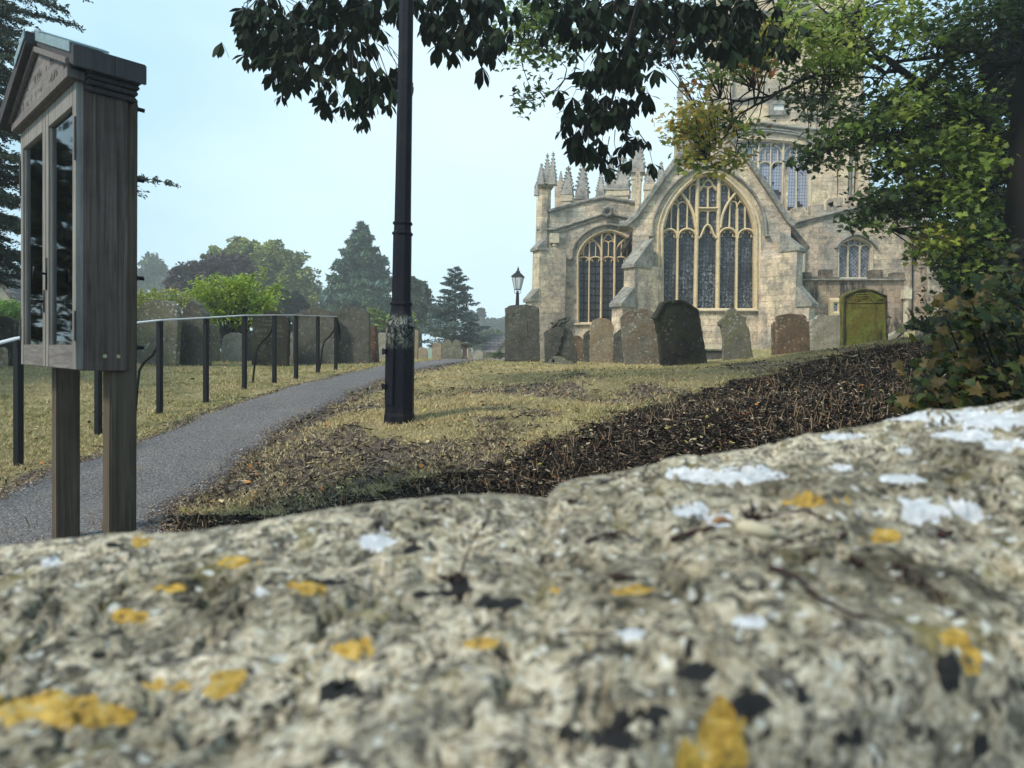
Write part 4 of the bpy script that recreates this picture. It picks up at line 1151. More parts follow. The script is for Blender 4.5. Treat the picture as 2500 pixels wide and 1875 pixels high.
    headstone([(1966, 873), (1966, 785), (1975, 784), (1982, 790), (1982, 873)], 17.4, 'brown', 'narrow brown stone between two wider headstones', 0)
    headstone([(1982, 872), (1979, 785), (1982, 780), (1990, 779), (1994, 770), (2014, 767), (2016, 772), (2046, 769), (2056, 775), (2056, 872)], 16.2, 'pale', 'pale weathered headstone left of the bright green one', -3, 1, .14)
    h, fr = headstone([(2055, 860)] + [(2053, 722)] + [(2053 + 109 * i / 12, 722 - 17.5 * math.sin(math.pi * i / 12)) for i in range(1, 12)] + [(2162, 721), (2164, 860)], 14.6, 'green', 'bright yellow-green algae-covered headstone with draped carving', -3, 1, .15, .015, 850)
    GM = HS['green']
    m = MB(); q = fr.uvs([(2057, 855)] + [(2057, 725)] + [(2057 + 101 * i / 12, 725 - 16.0 * math.sin(math.pi * i / 12)) for i in range(1, 12)] + [(2158, 724), (2160, 855)]); m.sweep(fr, q, .035, .06, .10, .3); m.build('raised_rim', HS['dark'], h)
    m = MB()
    for a in ([(2062, 738), (2076, 739), (2082, 730), (2084, 716)], [(2075, 738), (2086, 736), (2090, 727)], [(2085, 736), (2096, 732)], [(2108, 708), (2114, 724), (2126, 736), (2138, 738), (2155, 737)], [(2114, 708), (2124, 722), (2136, 733), (2150, 733)], [(2118, 711), (2130, 722), (2144, 730), (2154, 731)], [(2084, 718), (2114, 718)], [(2086, 724), (2112, 724)], [(2090, 729), (2112, 729)], [(2064, 740), (2154, 740)]):
        q = fr.uvs(a); m.tube([fr.at(u, v, .077) for u, v in q], .012, 6)
    m.build('draped_carving', GM, h, True)
    di = plain('algae_inscription', (.10, .10, .02), .9)
    u, v = fr.uv(2108, 755); text_mesh('In Memory of', .10, fr, u, v, .0765, .001, di, h)
    # dark hollow stain near its foot is a real flaked recess
    # broken bits right of the green stone
    headstone([(2166, 838), (2168, 822), (2178, 815), (2186, 808), (2196, 806), (2202, 812), (2204, 838)], 15.5, 'pale', 'low crumbled stone right of the green headstone', 0, 0, .2)
    headstone([(2236, 828), (2240, 806), (2252, 800), (2270, 799), (2278, 806), (2280, 828)], 15.5, 'grey', 'small rounded stone near the right end of the grass bank', 0, 0, .2)
    # table tomb / bench at the church foot
    O = P(1745, 876, 21); fr = Frame(O, rad(4)); s = 21 / F
    h = thing('chest_tomb', 'low flat chest tomb at the foot of the church below the great window', 'tomb', tuple(O))
    m = MB(); m.box(fr, -35 * s, 38 * s, -.2, 19 * s, -.8, -.05); m.build('chest', HS['slate'], h, bevel=.02)
    m = MB(); m.box(fr, -38 * s, 42 * s, 19 * s, 24 * s, -.9, .02); m.build('top_slab', HS['grey'], h, bevel=.02)


stones()


# ---------------------------------------------------------------- rubble walls, house
def rubble(name):
    t = NT(name); o = t.obj()
    sx = t.nd('ShaderNodeSeparateXYZ', Vector=o)
    v = t.nd('ShaderNodeCombineXYZ', X=t.math('ADD', sx.outputs[0], sx.outputs[1]), Y=sx.outputs[2]).outputs[0]
    v = t.nd('ShaderNodeMixRGB', i0=.08, i1=v, i2=t.nd('ShaderNodeTexNoise', Vector=o, Scale=5.0).outputs[1]).outputs[0]
    br = t.nd('ShaderNodeTexBrick', Vector=v, Color1=(.3, .3, .3), Color2=(1, 1, 1), Mortar=(0, 0, 0), Scale=1.0, Mortar_Size=.012, Mortar_Smooth=.3, Brick_Width=.32, Row_Height=.09)
    n = t.noise(o, 12, 5, .7)
    c = t.mix(.8, t.ramp(n, (.3, (.16, .145, .12)), (.7, (.36, .33, .27))), t.ramp(br.outputs[0], (0, .3), (.3, .8), (1, 1.2)), 'MULTIPLY')
    return t.fin(c, .95, t.math('SUBTRACT', n, br.outputs[1]), .9, .03, .1)


def walls_house():
    rm = rubble('rubble_stone')
    p0, p1 = P(-560, 862, 15.0), P(330, 862, 17.5)
    n = 60; m = MB(); vs = []
    d = (p1 - p0); d.z = 0; nrm = Vector((d.y, -d.x, 0)).normalized() * .2
    for i in range(n + 1):
        q = p0.lerp(p1, i / n); zb = gz1(q.x, q.y) - .2; zt = P(50, 792, 15).z + .03 * math.sin(i * 1.7) + random.uniform(-.02, .02)
        for (w, z) in ((1, zb), (1, zt - .08), (1.25, zt - .07), (1.1, zt), (-1.1, zt), (-1.25, zt - .07), (-1, zt - .08), (-1, zb)):
            vs.append((q.x + nrm.x * w, q.y + nrm.y * w, z))
    fs = []
    for i in range(n):
        for k in range(8): fs.append((8 * i + k, 8 * i + (k + 1) % 8, 8 * i + 8 + (k + 1) % 8, 8 * i + 8 + k))
    m.add(vs, fs); o = m.build('boundary_wall', rm); tag(o, 'dry-stone boundary wall of the churchyard behind the notice board', 'wall')
    # house in the distance
    roofm = NT('stone_slate_roof'); oo = roofm.obj()
    wv = roofm.nd('ShaderNodeTexBrick', Vector=roofm.nd('ShaderNodeCombineXYZ', X=roofm.nd('ShaderNodeSeparateXYZ', Vector=oo).outputs[0], Y=roofm.nd('ShaderNodeSeparateXYZ', Vector=oo).outputs[2]).outputs[0],
                          Color1=(.10, .09, .09), Color2=(.20, .18, .17), Mortar=(.04, .04, .04), Scale=1.0, Mortar_Size=.02, Brick_Width=.5, Row_Height=.2)
    roofm = roofm.fin(wv.outputs[0], .9)
    wallm = plain('house_stone', (.40, .37, .30), .95, scale=3, var=.5)
    O = P(1205, 876, 45); fr = Frame(O, rad(0)); hz = gz1(O.x, O.y)
    h = thing('cottage', 'stone cottage with slate roof beyond the far headstones', 'house', (O.x, O.y, hz))
    a = fr.uvs([(1183, 861), (1182, 812), (1290, 812), (1300, 861)])
    # main roof slope faces the viewer
    m = MB(); (u0, v0), (u1, v1), (u2, v2), (u3, v3) = a
    e = 2.6
    m.add([fr.at(u0 - .2, v0, .3), fr.at(u3, v0, .3), fr.at(u2, v1, -e), fr.at(u1, v1, -e)], [(0, 1, 2, 3)])
    m.add([fr.at(u0 - .2, v0, -2 * e - .3), fr.at(u3, v0, -2 * e - .3), fr.at(u2, v1, -e), fr.at(u1, v1, -e)], [(3, 2, 1, 0)])
    rf = m.build('roof', roofm, h)
    m = MB(); m.box(fr, u0, u3, -1.2, v0 + .02, -2 * e, 0); m.build('wall', wallm, h)
    # front wing with its own gable
    q = fr.uvs([(1214, 861), (1236, 829), (1262, 861)], 1.5)
    m = MB(); m.prism(fr, [(q[0][0] + .1, -1.2), (q[0][0] + .1, q[0][1]), q[1], (q[2][0], q[2][1]), (q[2][0], -1.2)], 0, 1.6); m.build('gable_wall', wallm, h)
    m = MB(); m.sweep(fr, [(q[0][0] - .2, q[0][1] - .25), (q[1][0], q[1][1] + .08), (q[2][0] + .2, q[2][1] - .25)], .14, -2, 1.75, .05); m.build('gable_roof', roofm, h)
    wq = fr.uvs([(1224, 861), (1236, 872)], 1.6)
    m = MB(); m.box(fr, wq[0][0], wq[1][0], wq[1][1], wq[0][1], 1.55, 1.63); m.build('window', M['iron'], h)
    # aerial
    O2 = P(1254, 740, 52)
    # left house behind the cedar
    O = P(20, 866, 30); fr = Frame(O, rad(-15)); h = thing('cottage', 'pale gabled house behind the dark tree at the far left', 'house', (O.x, O.y, gz1(O.x, O.y)))
    q = fr.uvs([(-60, 866), (-60, 742), (-5, 680), (38, 742), (38, 866)])
    m = MB(); m.prism(fr, q, -5, 0); m.build('wall', plain('house_render', (.48, .42, .33), .95, scale=3, var=.4), h)
    m = MB(); m.sweep(fr, [(q[1][0] - .3, q[1][1] - .3), (q[2][0], q[2][1] + .1), (q[3][0] + .3, q[3][1] - .3)], .2, -5.2, .2, .05); m.build('roof', roofm, h)


walls_house()
# ---------------------------------------------------------------- church
TH = rad(7)
def Z3(*p): return [(1550 + x / 3.016, 350 + y / 3.016) for x, y in p]
def Z2(*p): return [(1250 + x / 3.686, 500 + y / 3.686) for x, y in p]
def Z1(*p): return [(1250 + x / 3.686, 150 + y / 3.686) for x, y in p]
def Z4(*p): return [(1850 + x / 3.318, 450 + y / 3.318) for x, y in p]
def Z5(*p): return [(1600 + x / 3.0167, y / 3.0167) for x, y in p]


def curve(pts, n=4):
    """Catmull-Rom through 2D points"""
    out = []; m = len(pts)
    for i in range(m - 1):
        p0 = pts[max(i - 1, 0)]; p1 = pts[i]; p2 = pts[i + 1]; p3 = pts[min(i + 2, m - 1)]
        for k in range(n):
            t = k / n
            out.append(tuple(.5 * (2 * p1[a] + (p2[a] - p0[a]) * t + (2 * p0[a] - 5 * p1[a] + 4 * p2[a] - p3[a]) * t * t + (3 * p1[a] - p0[a] - 3 * p2[a] + p3[a]) * t ** 3) for a in (0, 1)))
    out.append(tuple(pts[-1])); return out


def head(x0, x1, ys, ya, ogee=False, n=6):
    """pointed light head from spring (x0,ys) over (xm,ya) to (x1,ys)"""
    xm = (x0 + x1) / 2; L = []
    for i in range(n + 1):
        t = i / n
        if ogee: f = t - .16 * math.sin(2 * math.pi * t)
        else: f = math.sin(t * math.pi / 2) ** .85
        L.append((x0 + (xm - x0) * (1 - math.cos(t * math.pi / 2) if not ogee else t), ys + (ya - ys) * f))
    return L + [(x1 + x0 - a, b) for a, b in L[::-1][1:]]


def glass_church(name, tone, lead='grid', dark=(.02, .022, .028), figure=.6, scale=1.0):
    t = NT(name); o = t.obj()
    sx = t.nd('ShaderNodeSeparateXYZ', Vector=o)
    v = t.nd('ShaderNodeCombineXYZ', X=sx.outputs[0], Y=sx.outputs[2]).outputs[0]
    if lead == 'grid':
        n = t.nd('ShaderNodeTexNoise', Vector=o, Scale=2.2, Detail=5.0, Roughness=.7)
        f1 = t.noise(o, 3.0, 7, .8, 3.5)
        c = t.mix(t.math('MULTIPLY', t.ramp(f1, (.44, 0.0), (.52, 1.0)), figure), tone, dark)
        c = t.mix(t.math('MULTIPLY', t.ramp(t.noise(o, .8, 3, .5), (.42, 0.0), (.58, .7)), figure), c, dark)
        vo = t.nd('ShaderNodeTexVoronoi', Vector=t.nd('ShaderNodeMixRGB', i0=.25, i1=v, i2=n.outputs[1]).outputs[0], Scale=7.0); vo.feature = 'DISTANCE_TO_EDGE'
        c = t.mix(t.math('MULTIPLY', t.ramp(vo.outputs[0], (.03, 1.0), (.06, 0.0)), figure), c, (.012, .012, .014))
        br = t.nd('ShaderNodeTexBrick', Vector=v, Color1=(1, 1, 1), Color2=(.75, .75, .75), Mortar=(.0, .0, .0), Scale=1.0 * scale, Mortar_Size=.012, Mortar_Smooth=.1, Brick_Width=.13, Row_Height=.17)
        br.offset = 0.0
        c = t.mix(.85, c, t.ramp(br.outputs[0], (0, .12), (.5, .85), (1, 1.15)), 'MULTIPLY')
    else:
        r = t.nd('ShaderNodeVectorRotate', Vector=v, Angle=rad(45)); r.rotation_type = 'Z_AXIS'
        br = t.nd('ShaderNodeTexBrick', Vector=r.outputs[0], Color1=(1, 1, 1), Color2=(.6, .6, .6), Mortar=(0, 0, 0), Scale=1.0, Mortar_Size=.010, Mortar_Smooth=.1, Brick_Width=.12, Row_Height=.12)
        br.offset = 0.0
        f1 = t.noise(o, 3, 5, .7, 1.0)
        c = t.mix(t.math('MULTIPLY', t.ramp(f1, (.5, 0.0), (.6, 1.0)), figure), tone, dark)
        c = t.mix(1.0, c, t.ramp(br.outputs[0], (0, .1), (.5, .8), (1, 1.2)), 'MULTIPLY')
    return t.fin(c, .35, t.noise(o, 9, 3, .6), .25, .01, .5)


G_EAST = glass_church('stained_glass', (.22, .245, .27), figure=1.0)
G_LEFT = glass_church('leaded_glass_dark', (.050, .050, .060), 'dia', (.02, .02, .03), .5)
G_TOW = glass_church('leaded_glass_pale', (.28, .30, .38), figure=0.0, scale=.9)
G_SIDE = glass_church('leaded_glass_diamond', (.20, .21, .25), 'dia', (.03, .03, .04), .8)

CH0 = P(1732, 868, 27)
church = thing('church', 'large pale limestone parish church with traceried windows, pinnacles and square tower', 'church', (CH0.x, CH0.y, gz1(CH0.x, CH0.y)))
FB = Frame(P(1732, 868, 27.0), TH); FA = Frame(P(1450, 868, 29.5), TH)
FD = Frame(P(2080, 868, 30.5), TH); FV = Frame(P(2080, 868, 28.3), TH); FT = Frame(P(1900, 868, 40), TH)
FT2 = Frame(P(1900, 868, 40.6), TH)


def scal(fr, px): return (fr.O.y) / F * px


def wall(fr, pts, mat, name='wall', back=1.0, holes=(), w=0, parent=church):
    m = MB(); m.prism(fr, fr.uvs(pts, w), w - back, w, [fr.uvs(h, w) for h in holes])
    return m.build(name, M[mat] if isinstance(mat, str) else mat, parent)


def bar(m, fr, pts, wpx, w0, w1, ch=.28):
    m.sweep(fr, fr.uvs(pts, 0), scal(fr, wpx), w0, w1, ch)


def window(fr, jamb, mat_g, bars, hood=None, name='window', trim='gold', rev=.45, tw=4.5, sill=None, reveal_px=7):
    """jamb: closed outline of the opening in px. bars: list of (pts,width px,depth class)"""
    m = MB(); m.sweep(fr, fr.uvs(jamb), scal(fr, reveal_px), -rev, -.05, .45, True)
    m.sweep(fr, fr.uvs(jamb), scal(fr, reveal_px * .45), -rev, .03, .3, True)
    wd = m.build(name, M[trim], church)
    m = MB()
    for b in bars:
        m.sweep(fr, fr.uvs(b[0]), scal(fr, b[1]), -rev - .02, -rev + (.26 if b[1] >= tw else .16), .38)
    m.build('tracery', M[trim], wd)
    m = MB(); m.prism(fr, fr.uvs(jamb), -rev - .03, -rev + .01); m.build('glass', mat_g, wd)
    if hood:
        m = MB(); m.sweep(fr, fr.uvs(hood), scal(fr, 5), -.02, .16, .3); m.build('hood_mould', M['cope'], wd)
    if sill:
        m = MB(); m.sweep(fr, fr.uvs(sill), scal(fr, 4), -rev, .12, .2); m.build('sill', M['buff'], wd)
    return wd


# ---- chancel gable wall with the great window (plane B)
jL = [(200, 1226), (200, 690), (205, 610), (236, 505), (298, 395), (378, 303), (458, 243), (548, 210), (640, 240), (722, 300), (802, 392), (862, 500), (893, 605), (899, 690), (899, 1226)]
archB = curve(jL[1:-1], 4)
jambB = Z3(jL[0], *archB, jL[-1])
gableB = [(1545, 905), (1545, 556), (1528, 549)] + [(1556, 524), (1600, 461), (1643, 401), (1690, 340), (1738, 278), (1786, 340), (1832, 401), (1882, 474), (1931, 544)] + [(1931, 556), (1925, 905)]
wall(FB, gableB, 'church', 'chancel_wall', .8, [jambB])
wall(FB, [(1546, 905), (1546, 560), (1738, 300), (1924, 560), (1924, 905)], 'church', 'chancel_body', 11, [], -1.3)
m = MB(); m.box(FB, *sorted((FB.uv(1545, 800)[0], FB.uv(1548, 800)[0] + .1)), -1, 7.5, -1.31, -.8); m.box(FB, FB.uv(1920, 800)[0], FB.uv(1925, 800)[0], -1, 7.5, -1.31, -.8)
m.build('wall', M['church'], church)

mul = []
def V3(x0, y0, x1, y1, w=4): mul.append((Z3((x0, y0), (x1, y1)), w, 0))
V3(315, 1226, 325, 470, 5); V3(453, 1226, 470, 250, 9); V3(617, 1226, 630, 248, 9); V3(757, 1226, 765, 470, 5)
for (a, b, s, t_, og) in ((203, 318, 690, 622, 0), (325, 458, 690, 620, 0), (470, 618, 690, 592, 1), (628, 760, 685, 615, 0), (768, 896, 690, 622, 0)):
    mul.append((Z3(*head(a, b, s, t_, og)), 4.6, 0))
    # cusps
    c = (a + b) / 2; wq = (b - a) / 2
    for sg in (-1, 1):
        mul.append((Z3((c + sg * wq * .92, s - 8), (c + sg * wq * .58, s - 12), (c + sg * wq * .60, s - 30)), 1.6, 0))
        mul.append((Z3((c + sg * wq * .60, s - 46), (c + sg * wq * .32, s - 40), (c + sg * wq * .28, s - 56)), 1.5, 0))
# sub arches
sa = curve([(338, 345), (400, 425), (440, 515), (456, 610)], 4); mul.append((Z3(*sa), 6, 0))
mul.append((Z3(*curve([(338, 345), (290, 415), (250, 500), (225, 605)], 4)), 3.5, 0))
mul.append((Z3(*curve([(768, 338), (700, 420), (655, 515), (640, 612)], 4)), 6, 0))
mul.append((Z3(*curve([(768, 338), (820, 415), (860, 510), (885, 605)], 4)), 3.5, 0))
V3(272, 630, 276, 440, 3.6); V3(392, 625, 396, 430, 3.6); V3(708, 620, 712, 430, 3.6); V3(825, 630, 826, 450, 3.6)
for (a, b, s, t_) in ((276, 325, 470, 430), (325, 396, 455, 415), (712, 765, 455, 412), (765, 826, 460, 418), (412, 470, 330, 285), (630, 705, 330, 283)):
    mul.append((Z3(*head(a, b, s, t_)), 3.2, 0))
V3(410, 420, 412, 310, 3.6); V3(705, 400, 705, 310, 3.6)
mul.append((Z3((472, 467), (628, 467)), 4.5, 0)); V3(547, 600, 549, 300, 4.2)
for (a, b, s, t_) in ((478, 548, 335, 300), (549, 622, 335, 300), (478, 547, 505, 480), (549, 622, 505, 480)):
    mul.append((Z3(*head(a, b, s, t_)), 3.0, 0))
mul.append((Z3(*head(478, 622, 330, 255, True)), 4, 0)); V3(550, 262, 550, 215, 3.5)
for (a, b, c) in ((305, 425, 400), (362, 400, 372), (738, 400, 372), (795, 430, 400)):
    mul.append((Z3((a - 18, b), (a, c - 14), (a + 18, b)), 2.4, 0))
hoodB = Z3(*([(100, 688), (125, 685)] + curve([(125, 685), (138, 570), (185, 440), (268, 325), (368, 235), (470, 182), (548, 168), (640, 185), (745, 245), (845, 340), (918, 455), (955, 575), (962, 685)], 3) + [(990, 685)]))
window(FB, jambB, G_EAST, mul, hoodB, 'great_window', sill=Z3((150, 1232), (905, 1232)), reveal_px=9)
# broad sunk moulding round the arch
m = MB(); bar(m, FB, Z3(*([(172, 1226), (172, 690)] + curve([(176, 610), (210, 490), (276, 378), (360, 282), (450, 220), (548, 188), (650, 215), (742, 280), (826, 375), (890, 492), (922, 605)], 3) + [(926, 690), (926, 1226)])), 7, -.1, .05, .45)
m.build('arch_moulding', M['gold'], church)
# stepped plinth
m = MB()
for (a, b, c) in ((1546, 838, .08), (1546, 852, .22), (1546, 866, .38)):
    (u0, v0) = FB.uv(1546, b); (u1, v1) = FB.uv(1925, b); m.box(FB, u0, u1, -2, v0, -.02, c)
m.build('plinth', M['buff'], church)
# gable coping
m = MB(); cp = [(1512, 549), (1529, 549)] + [(1556, 524), (1600, 461), (1643, 401), (1690, 340), (1738, 278), (1786, 340), (1832, 401), (1882, 474), (1925, 540), (1938, 550)]
cpu = FB.uvs(cp); m.sweep(FB, cpu, .20, -.9, .18, .15); m.sweep(FB, [(u, v + .10) for u, v in cpu], .12, -.5, .05, .3)
m.build('gable_coping', M['cope'], church)
# chancel roof with its overhanging right eave
e = FB.uvs([(1738, 286), (1985, 628), (1972, 636), (1738, 300)]); e2 = FB.uvs([(1738, 286), (1520, 592), (1526, 600), (1738, 300)])
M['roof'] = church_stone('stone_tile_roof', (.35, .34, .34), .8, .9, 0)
m = MB(); m.prism(FB, [FB.uv(1921, 545), FB.uv(1936, 546), FB.uv(1981, 602), FB.uv(1973, 614)], -12, -.15); m.prism(FB, e2, -12, -.85)
m.prism(FB, [FB.uv(1738, 284), FB.uv(1930, 545), FB.uv(1922, 552), FB.uv(1738, 298)], -12, -.85)
m.build('roof', M['roof'], church)


def buttress(fr, x0, x1, yb, steps, mat='church', proj=1.0, name='buttress', capw=0):
    """steps: (y_bottom,y_top_of_set_off,projection) from the ground up; wedge set-offs"""
    ob = MB(); cap = MB(); zb = -2
    u0, _ = fr.uv(x0, 800); u1, _ = fr.uv(x1, 800)
    for i, (y, yt, pj, nx) in enumerate(steps):
        _, v = fr.uv(x0, y); _, vt = fr.uv(x0, yt)
        ob.box(fr, u0, u1, zb, v, -.02, pj)
        p = [fr.at(u0 - .06, v, pj + .08), fr.at(u1 + .06, v, pj + .08), fr.at(u1 + .06, vt, nx), fr.at(u0 - .06, vt, nx), fr.at(u0 - .06, v - .10, pj + .08), fr.at(u1 + .06, v - .10, pj + .08), fr.at(u1 + .06, v - .10, nx), fr.at(u0 - .06, v - .10, nx)]
        cap.add(p, [(0, 1, 2, 3), (4, 5, 1, 0), (7, 6, 5, 4), (3, 2, 6, 7), (0, 3, 7, 4), (1, 5, 6, 2)])
        zb = v
    o = ob.build(name, M[mat], church); cap.build('weathering', M['cope'], o)


def diag(px, Y, ang, width, steps, mat='church'):
    """diagonal buttress: frame turned by ang at a corner"""
    fr = Frame(P(px, 868, Y), ang)
    ob = MB(); caps = []; zb = -2.5; h = width / 2
    for (y, yt, pj, nx) in steps:
        v = P(px, y, Y).z - fr.O.z; vt = P(px, yt, Y).z - fr.O.z
        ob.box(fr, -h, h, zb, v, -.9, pj); cap = MB(); caps.append(cap)
        p = [fr.at(-h - .05, v, pj + .10), fr.at(h + .05, v, pj + .10), fr.at(h + .05, vt, nx), fr.at(-h - .05, vt, nx), fr.at(-h - .05, v - .12, pj + .10), fr.at(h + .05, v - .12, pj + .10), fr.at(h + .05, v - .12, nx), fr.at(-h - .05, v - .12, nx)]
        cap.add(p, [(0, 1, 2, 3), (4, 5, 1, 0), (7, 6, 5, 4), (3, 2, 6, 7), (0, 3, 7, 4), (1, 5, 6, 2)])
        zb = v
    o = ob.build('buttress', M[mat], church)
    for cap in caps: cap.build('weathering', M['cope'], o)


# left diagonal buttress of the chancel: runs out towards lower left
diag(1560, 26.9, TH + rad(48), .58, [(746, 702, 1.22, .62), (650, 582, .64, -.25)])
diag(1912, 26.2, TH - rad(52), .55, [(744, 697, 1.02, .52), (609, 568, .50, -.15)])
# ---- left chapel (plane A)
jA = [(592, 1068), (590, 460)] + curve([(590, 460), (612, 400), (660, 330), (740, 270), (870, 228), (990, 262), (1075, 320), (1125, 395), (1148, 460)], 4)[1:] + [(1150, 1068)]
jambA = Z2(*jA)
wallA = [(1306, 905), (1310, 545), (1342, 545), (1342, 512), (1475, 481), (1585, 503), (1585, 905)]
wall(FA, wallA, 'church_left', 'chapel_wall', .8, [jambA])
wall(FA, [(1308, 905), (1311, 560), (1475, 500), (1600, 520), (1600, 905)], 'church_left', 'chapel_body', 9, [], -1.3)
ml = []
def V2(x0, y0, x1, y1, w=4): ml.append((Z2((x0, y0), (x1, y1)), w, 0))
V2(690, 1068, 697, 300, 3.4); V2(800, 1068, 810, 245, 5.5); V2(918, 1068, 928, 245, 5.5); V2(1030, 1068, 1040, 300, 3.4)
for (a, b) in ((594, 694), (698, 806), (812, 924), (930, 1036), (1042, 1146)):
    ml.append((Z2(*head(a, b, 495, 462)), 3.4, 0))
    c = (a + b) / 2; wq = (b - a) / 2
    for sg in (-1, 1): ml.append((Z2((c + sg * wq * .9, 492), (c + sg * wq * .5, 490), (c + sg * wq * .45, 508)), 1.5, 0))
for x in (643, 752, 868, 985, 1092): V2(x, 462, x + 3, 330 if 700 < x < 1050 else 350, 2.6)
ml.append((Z2(*curve([(712, 290), (770, 345), (798, 400), (805, 460)], 3)), 4, 0)); ml.append((Z2(*curve([(1026, 290), (968, 345), (938, 400), (930, 460)], 3)), 4, 0))
ml.append((Z2(*curve([(700, 296), (650, 370), (622, 440)], 3)), 3, 0))
ml.append((Z2(*head(812, 924, 310, 255, True)), 3, 0)); ml.append((Z2((868, 258), (868, 232)), 3, 0))
for (a, b) in ((640, 694), (697, 752), (815, 868), (870, 922), (985, 1038)): ml.append((Z2(*head(a, b, 345, 318)), 2.4, 0))
hA = Z2(*([(525, 500)] + curve([(540, 480), (548, 400), (600, 310), (700, 230), (870, 180), (1040, 225), (1140, 310), (1190, 400), (1200, 480)], 3)))
wA = window(FA, jambA, G_LEFT, ml, hA, 'chapel_window', sill=Z2((560, 1076), (1180, 1076)), rev=.35)
m = MB()   # iron saddle bars over the glass
for k in range(8):
    y = 545 + k * 66; m.sweep(FA, FA.uvs(Z2((595, y), (1145, y))), .035, -.34, -.30, .1)
for x in (645, 750, 866, 985, 1092): m.sweep(FA, FA.uvs(Z2((x - 3, 1068), (x + 1, 470))), .04, -.34, -.30, .1)
m.build('saddle_bars', M['iron'], wA)
# parapet moulding and cornice
m = MB(); bar(m, FA, [(1340, 516), (1420, 494), (1475, 481), (1545, 494), (1560, 497)], 8, -.3, .10, .3); bar(m, FA, [(1311, 561), (1355, 561), (1420, 540), (1482, 521), (1545, 536)], 4.5, -.1, .14, .3)
bar(m, FA, [(1357, 570), (1480, 530), (1540, 543)], 2.2, -.05, .07, .3)
m.build('parapet_moulding', M['cope'], church)
m = MB(); fr = Frame(FA.at(*FA.uv(1483, 521), .14), TH)
for i in range(14):
    a = i * 2.4; m.tube([fr.at(.12 * math.cos(a), .12 * math.sin(a), 0), fr.at(.2 * math.cos(a + .5), .2 * math.sin(a + .5) + .02, .18)], [.10, .05], 6)
m.build('carved_boss', M['cope'], church, True)
# downpipe with hopper
m = MB(); a = FA.uv(1355, 575); b = FA.uv(1351, 900)
m.tube([FA.at(*a, .14), FA.at(*b, .14)], .085, 10)
for y in (600, 673, 752, 830):
    q = FA.uv(1354 - (y - 600) * .012, y); m.tube([FA.at(q[0], q[1] - .05, .14), FA.at(q[0], q[1] + .05, .14)], .115, 10)
q = FA.uv(1355, 578); m.box(FA, q[0] - .2, q[0] + .2, q[1] - .3, q[1] + .1, .0, .28)
m.build('downpipe', M['buff'], church)
# left end turret and its buttress stages
m = MB(); u0, _ = FA.uv(1307, 600); u1, _ = FA.uv(1341, 600); _, vt = FA.uv(1320, 454)
c = FA.at((u0 + u1) / 2, 0, -.15); m.tube([c + Vector((0, 0, -2)), c + Vector((0, 0, vt))], [(u1 - u0) / 2 * 1.06] * 2, 8, True, rad(15)); m.build('corner_turret', M['church_left'], church)
m = MB(); m.tube([c + Vector((0, 0, vt - .12)), c + Vector((0, 0, vt - .02)), c + Vector((0, 0, vt + .12)), c + Vector((0, 0, vt + .15))], [.36, .44, .40, .30], 8, True, rad(15)); m.build('turret_cornice', M['cope'], church)
diag(1320, 29.2, TH + rad(62), .72, [(732, 706, .60, .32), (607, 582, .32, .0)], 'church_left')


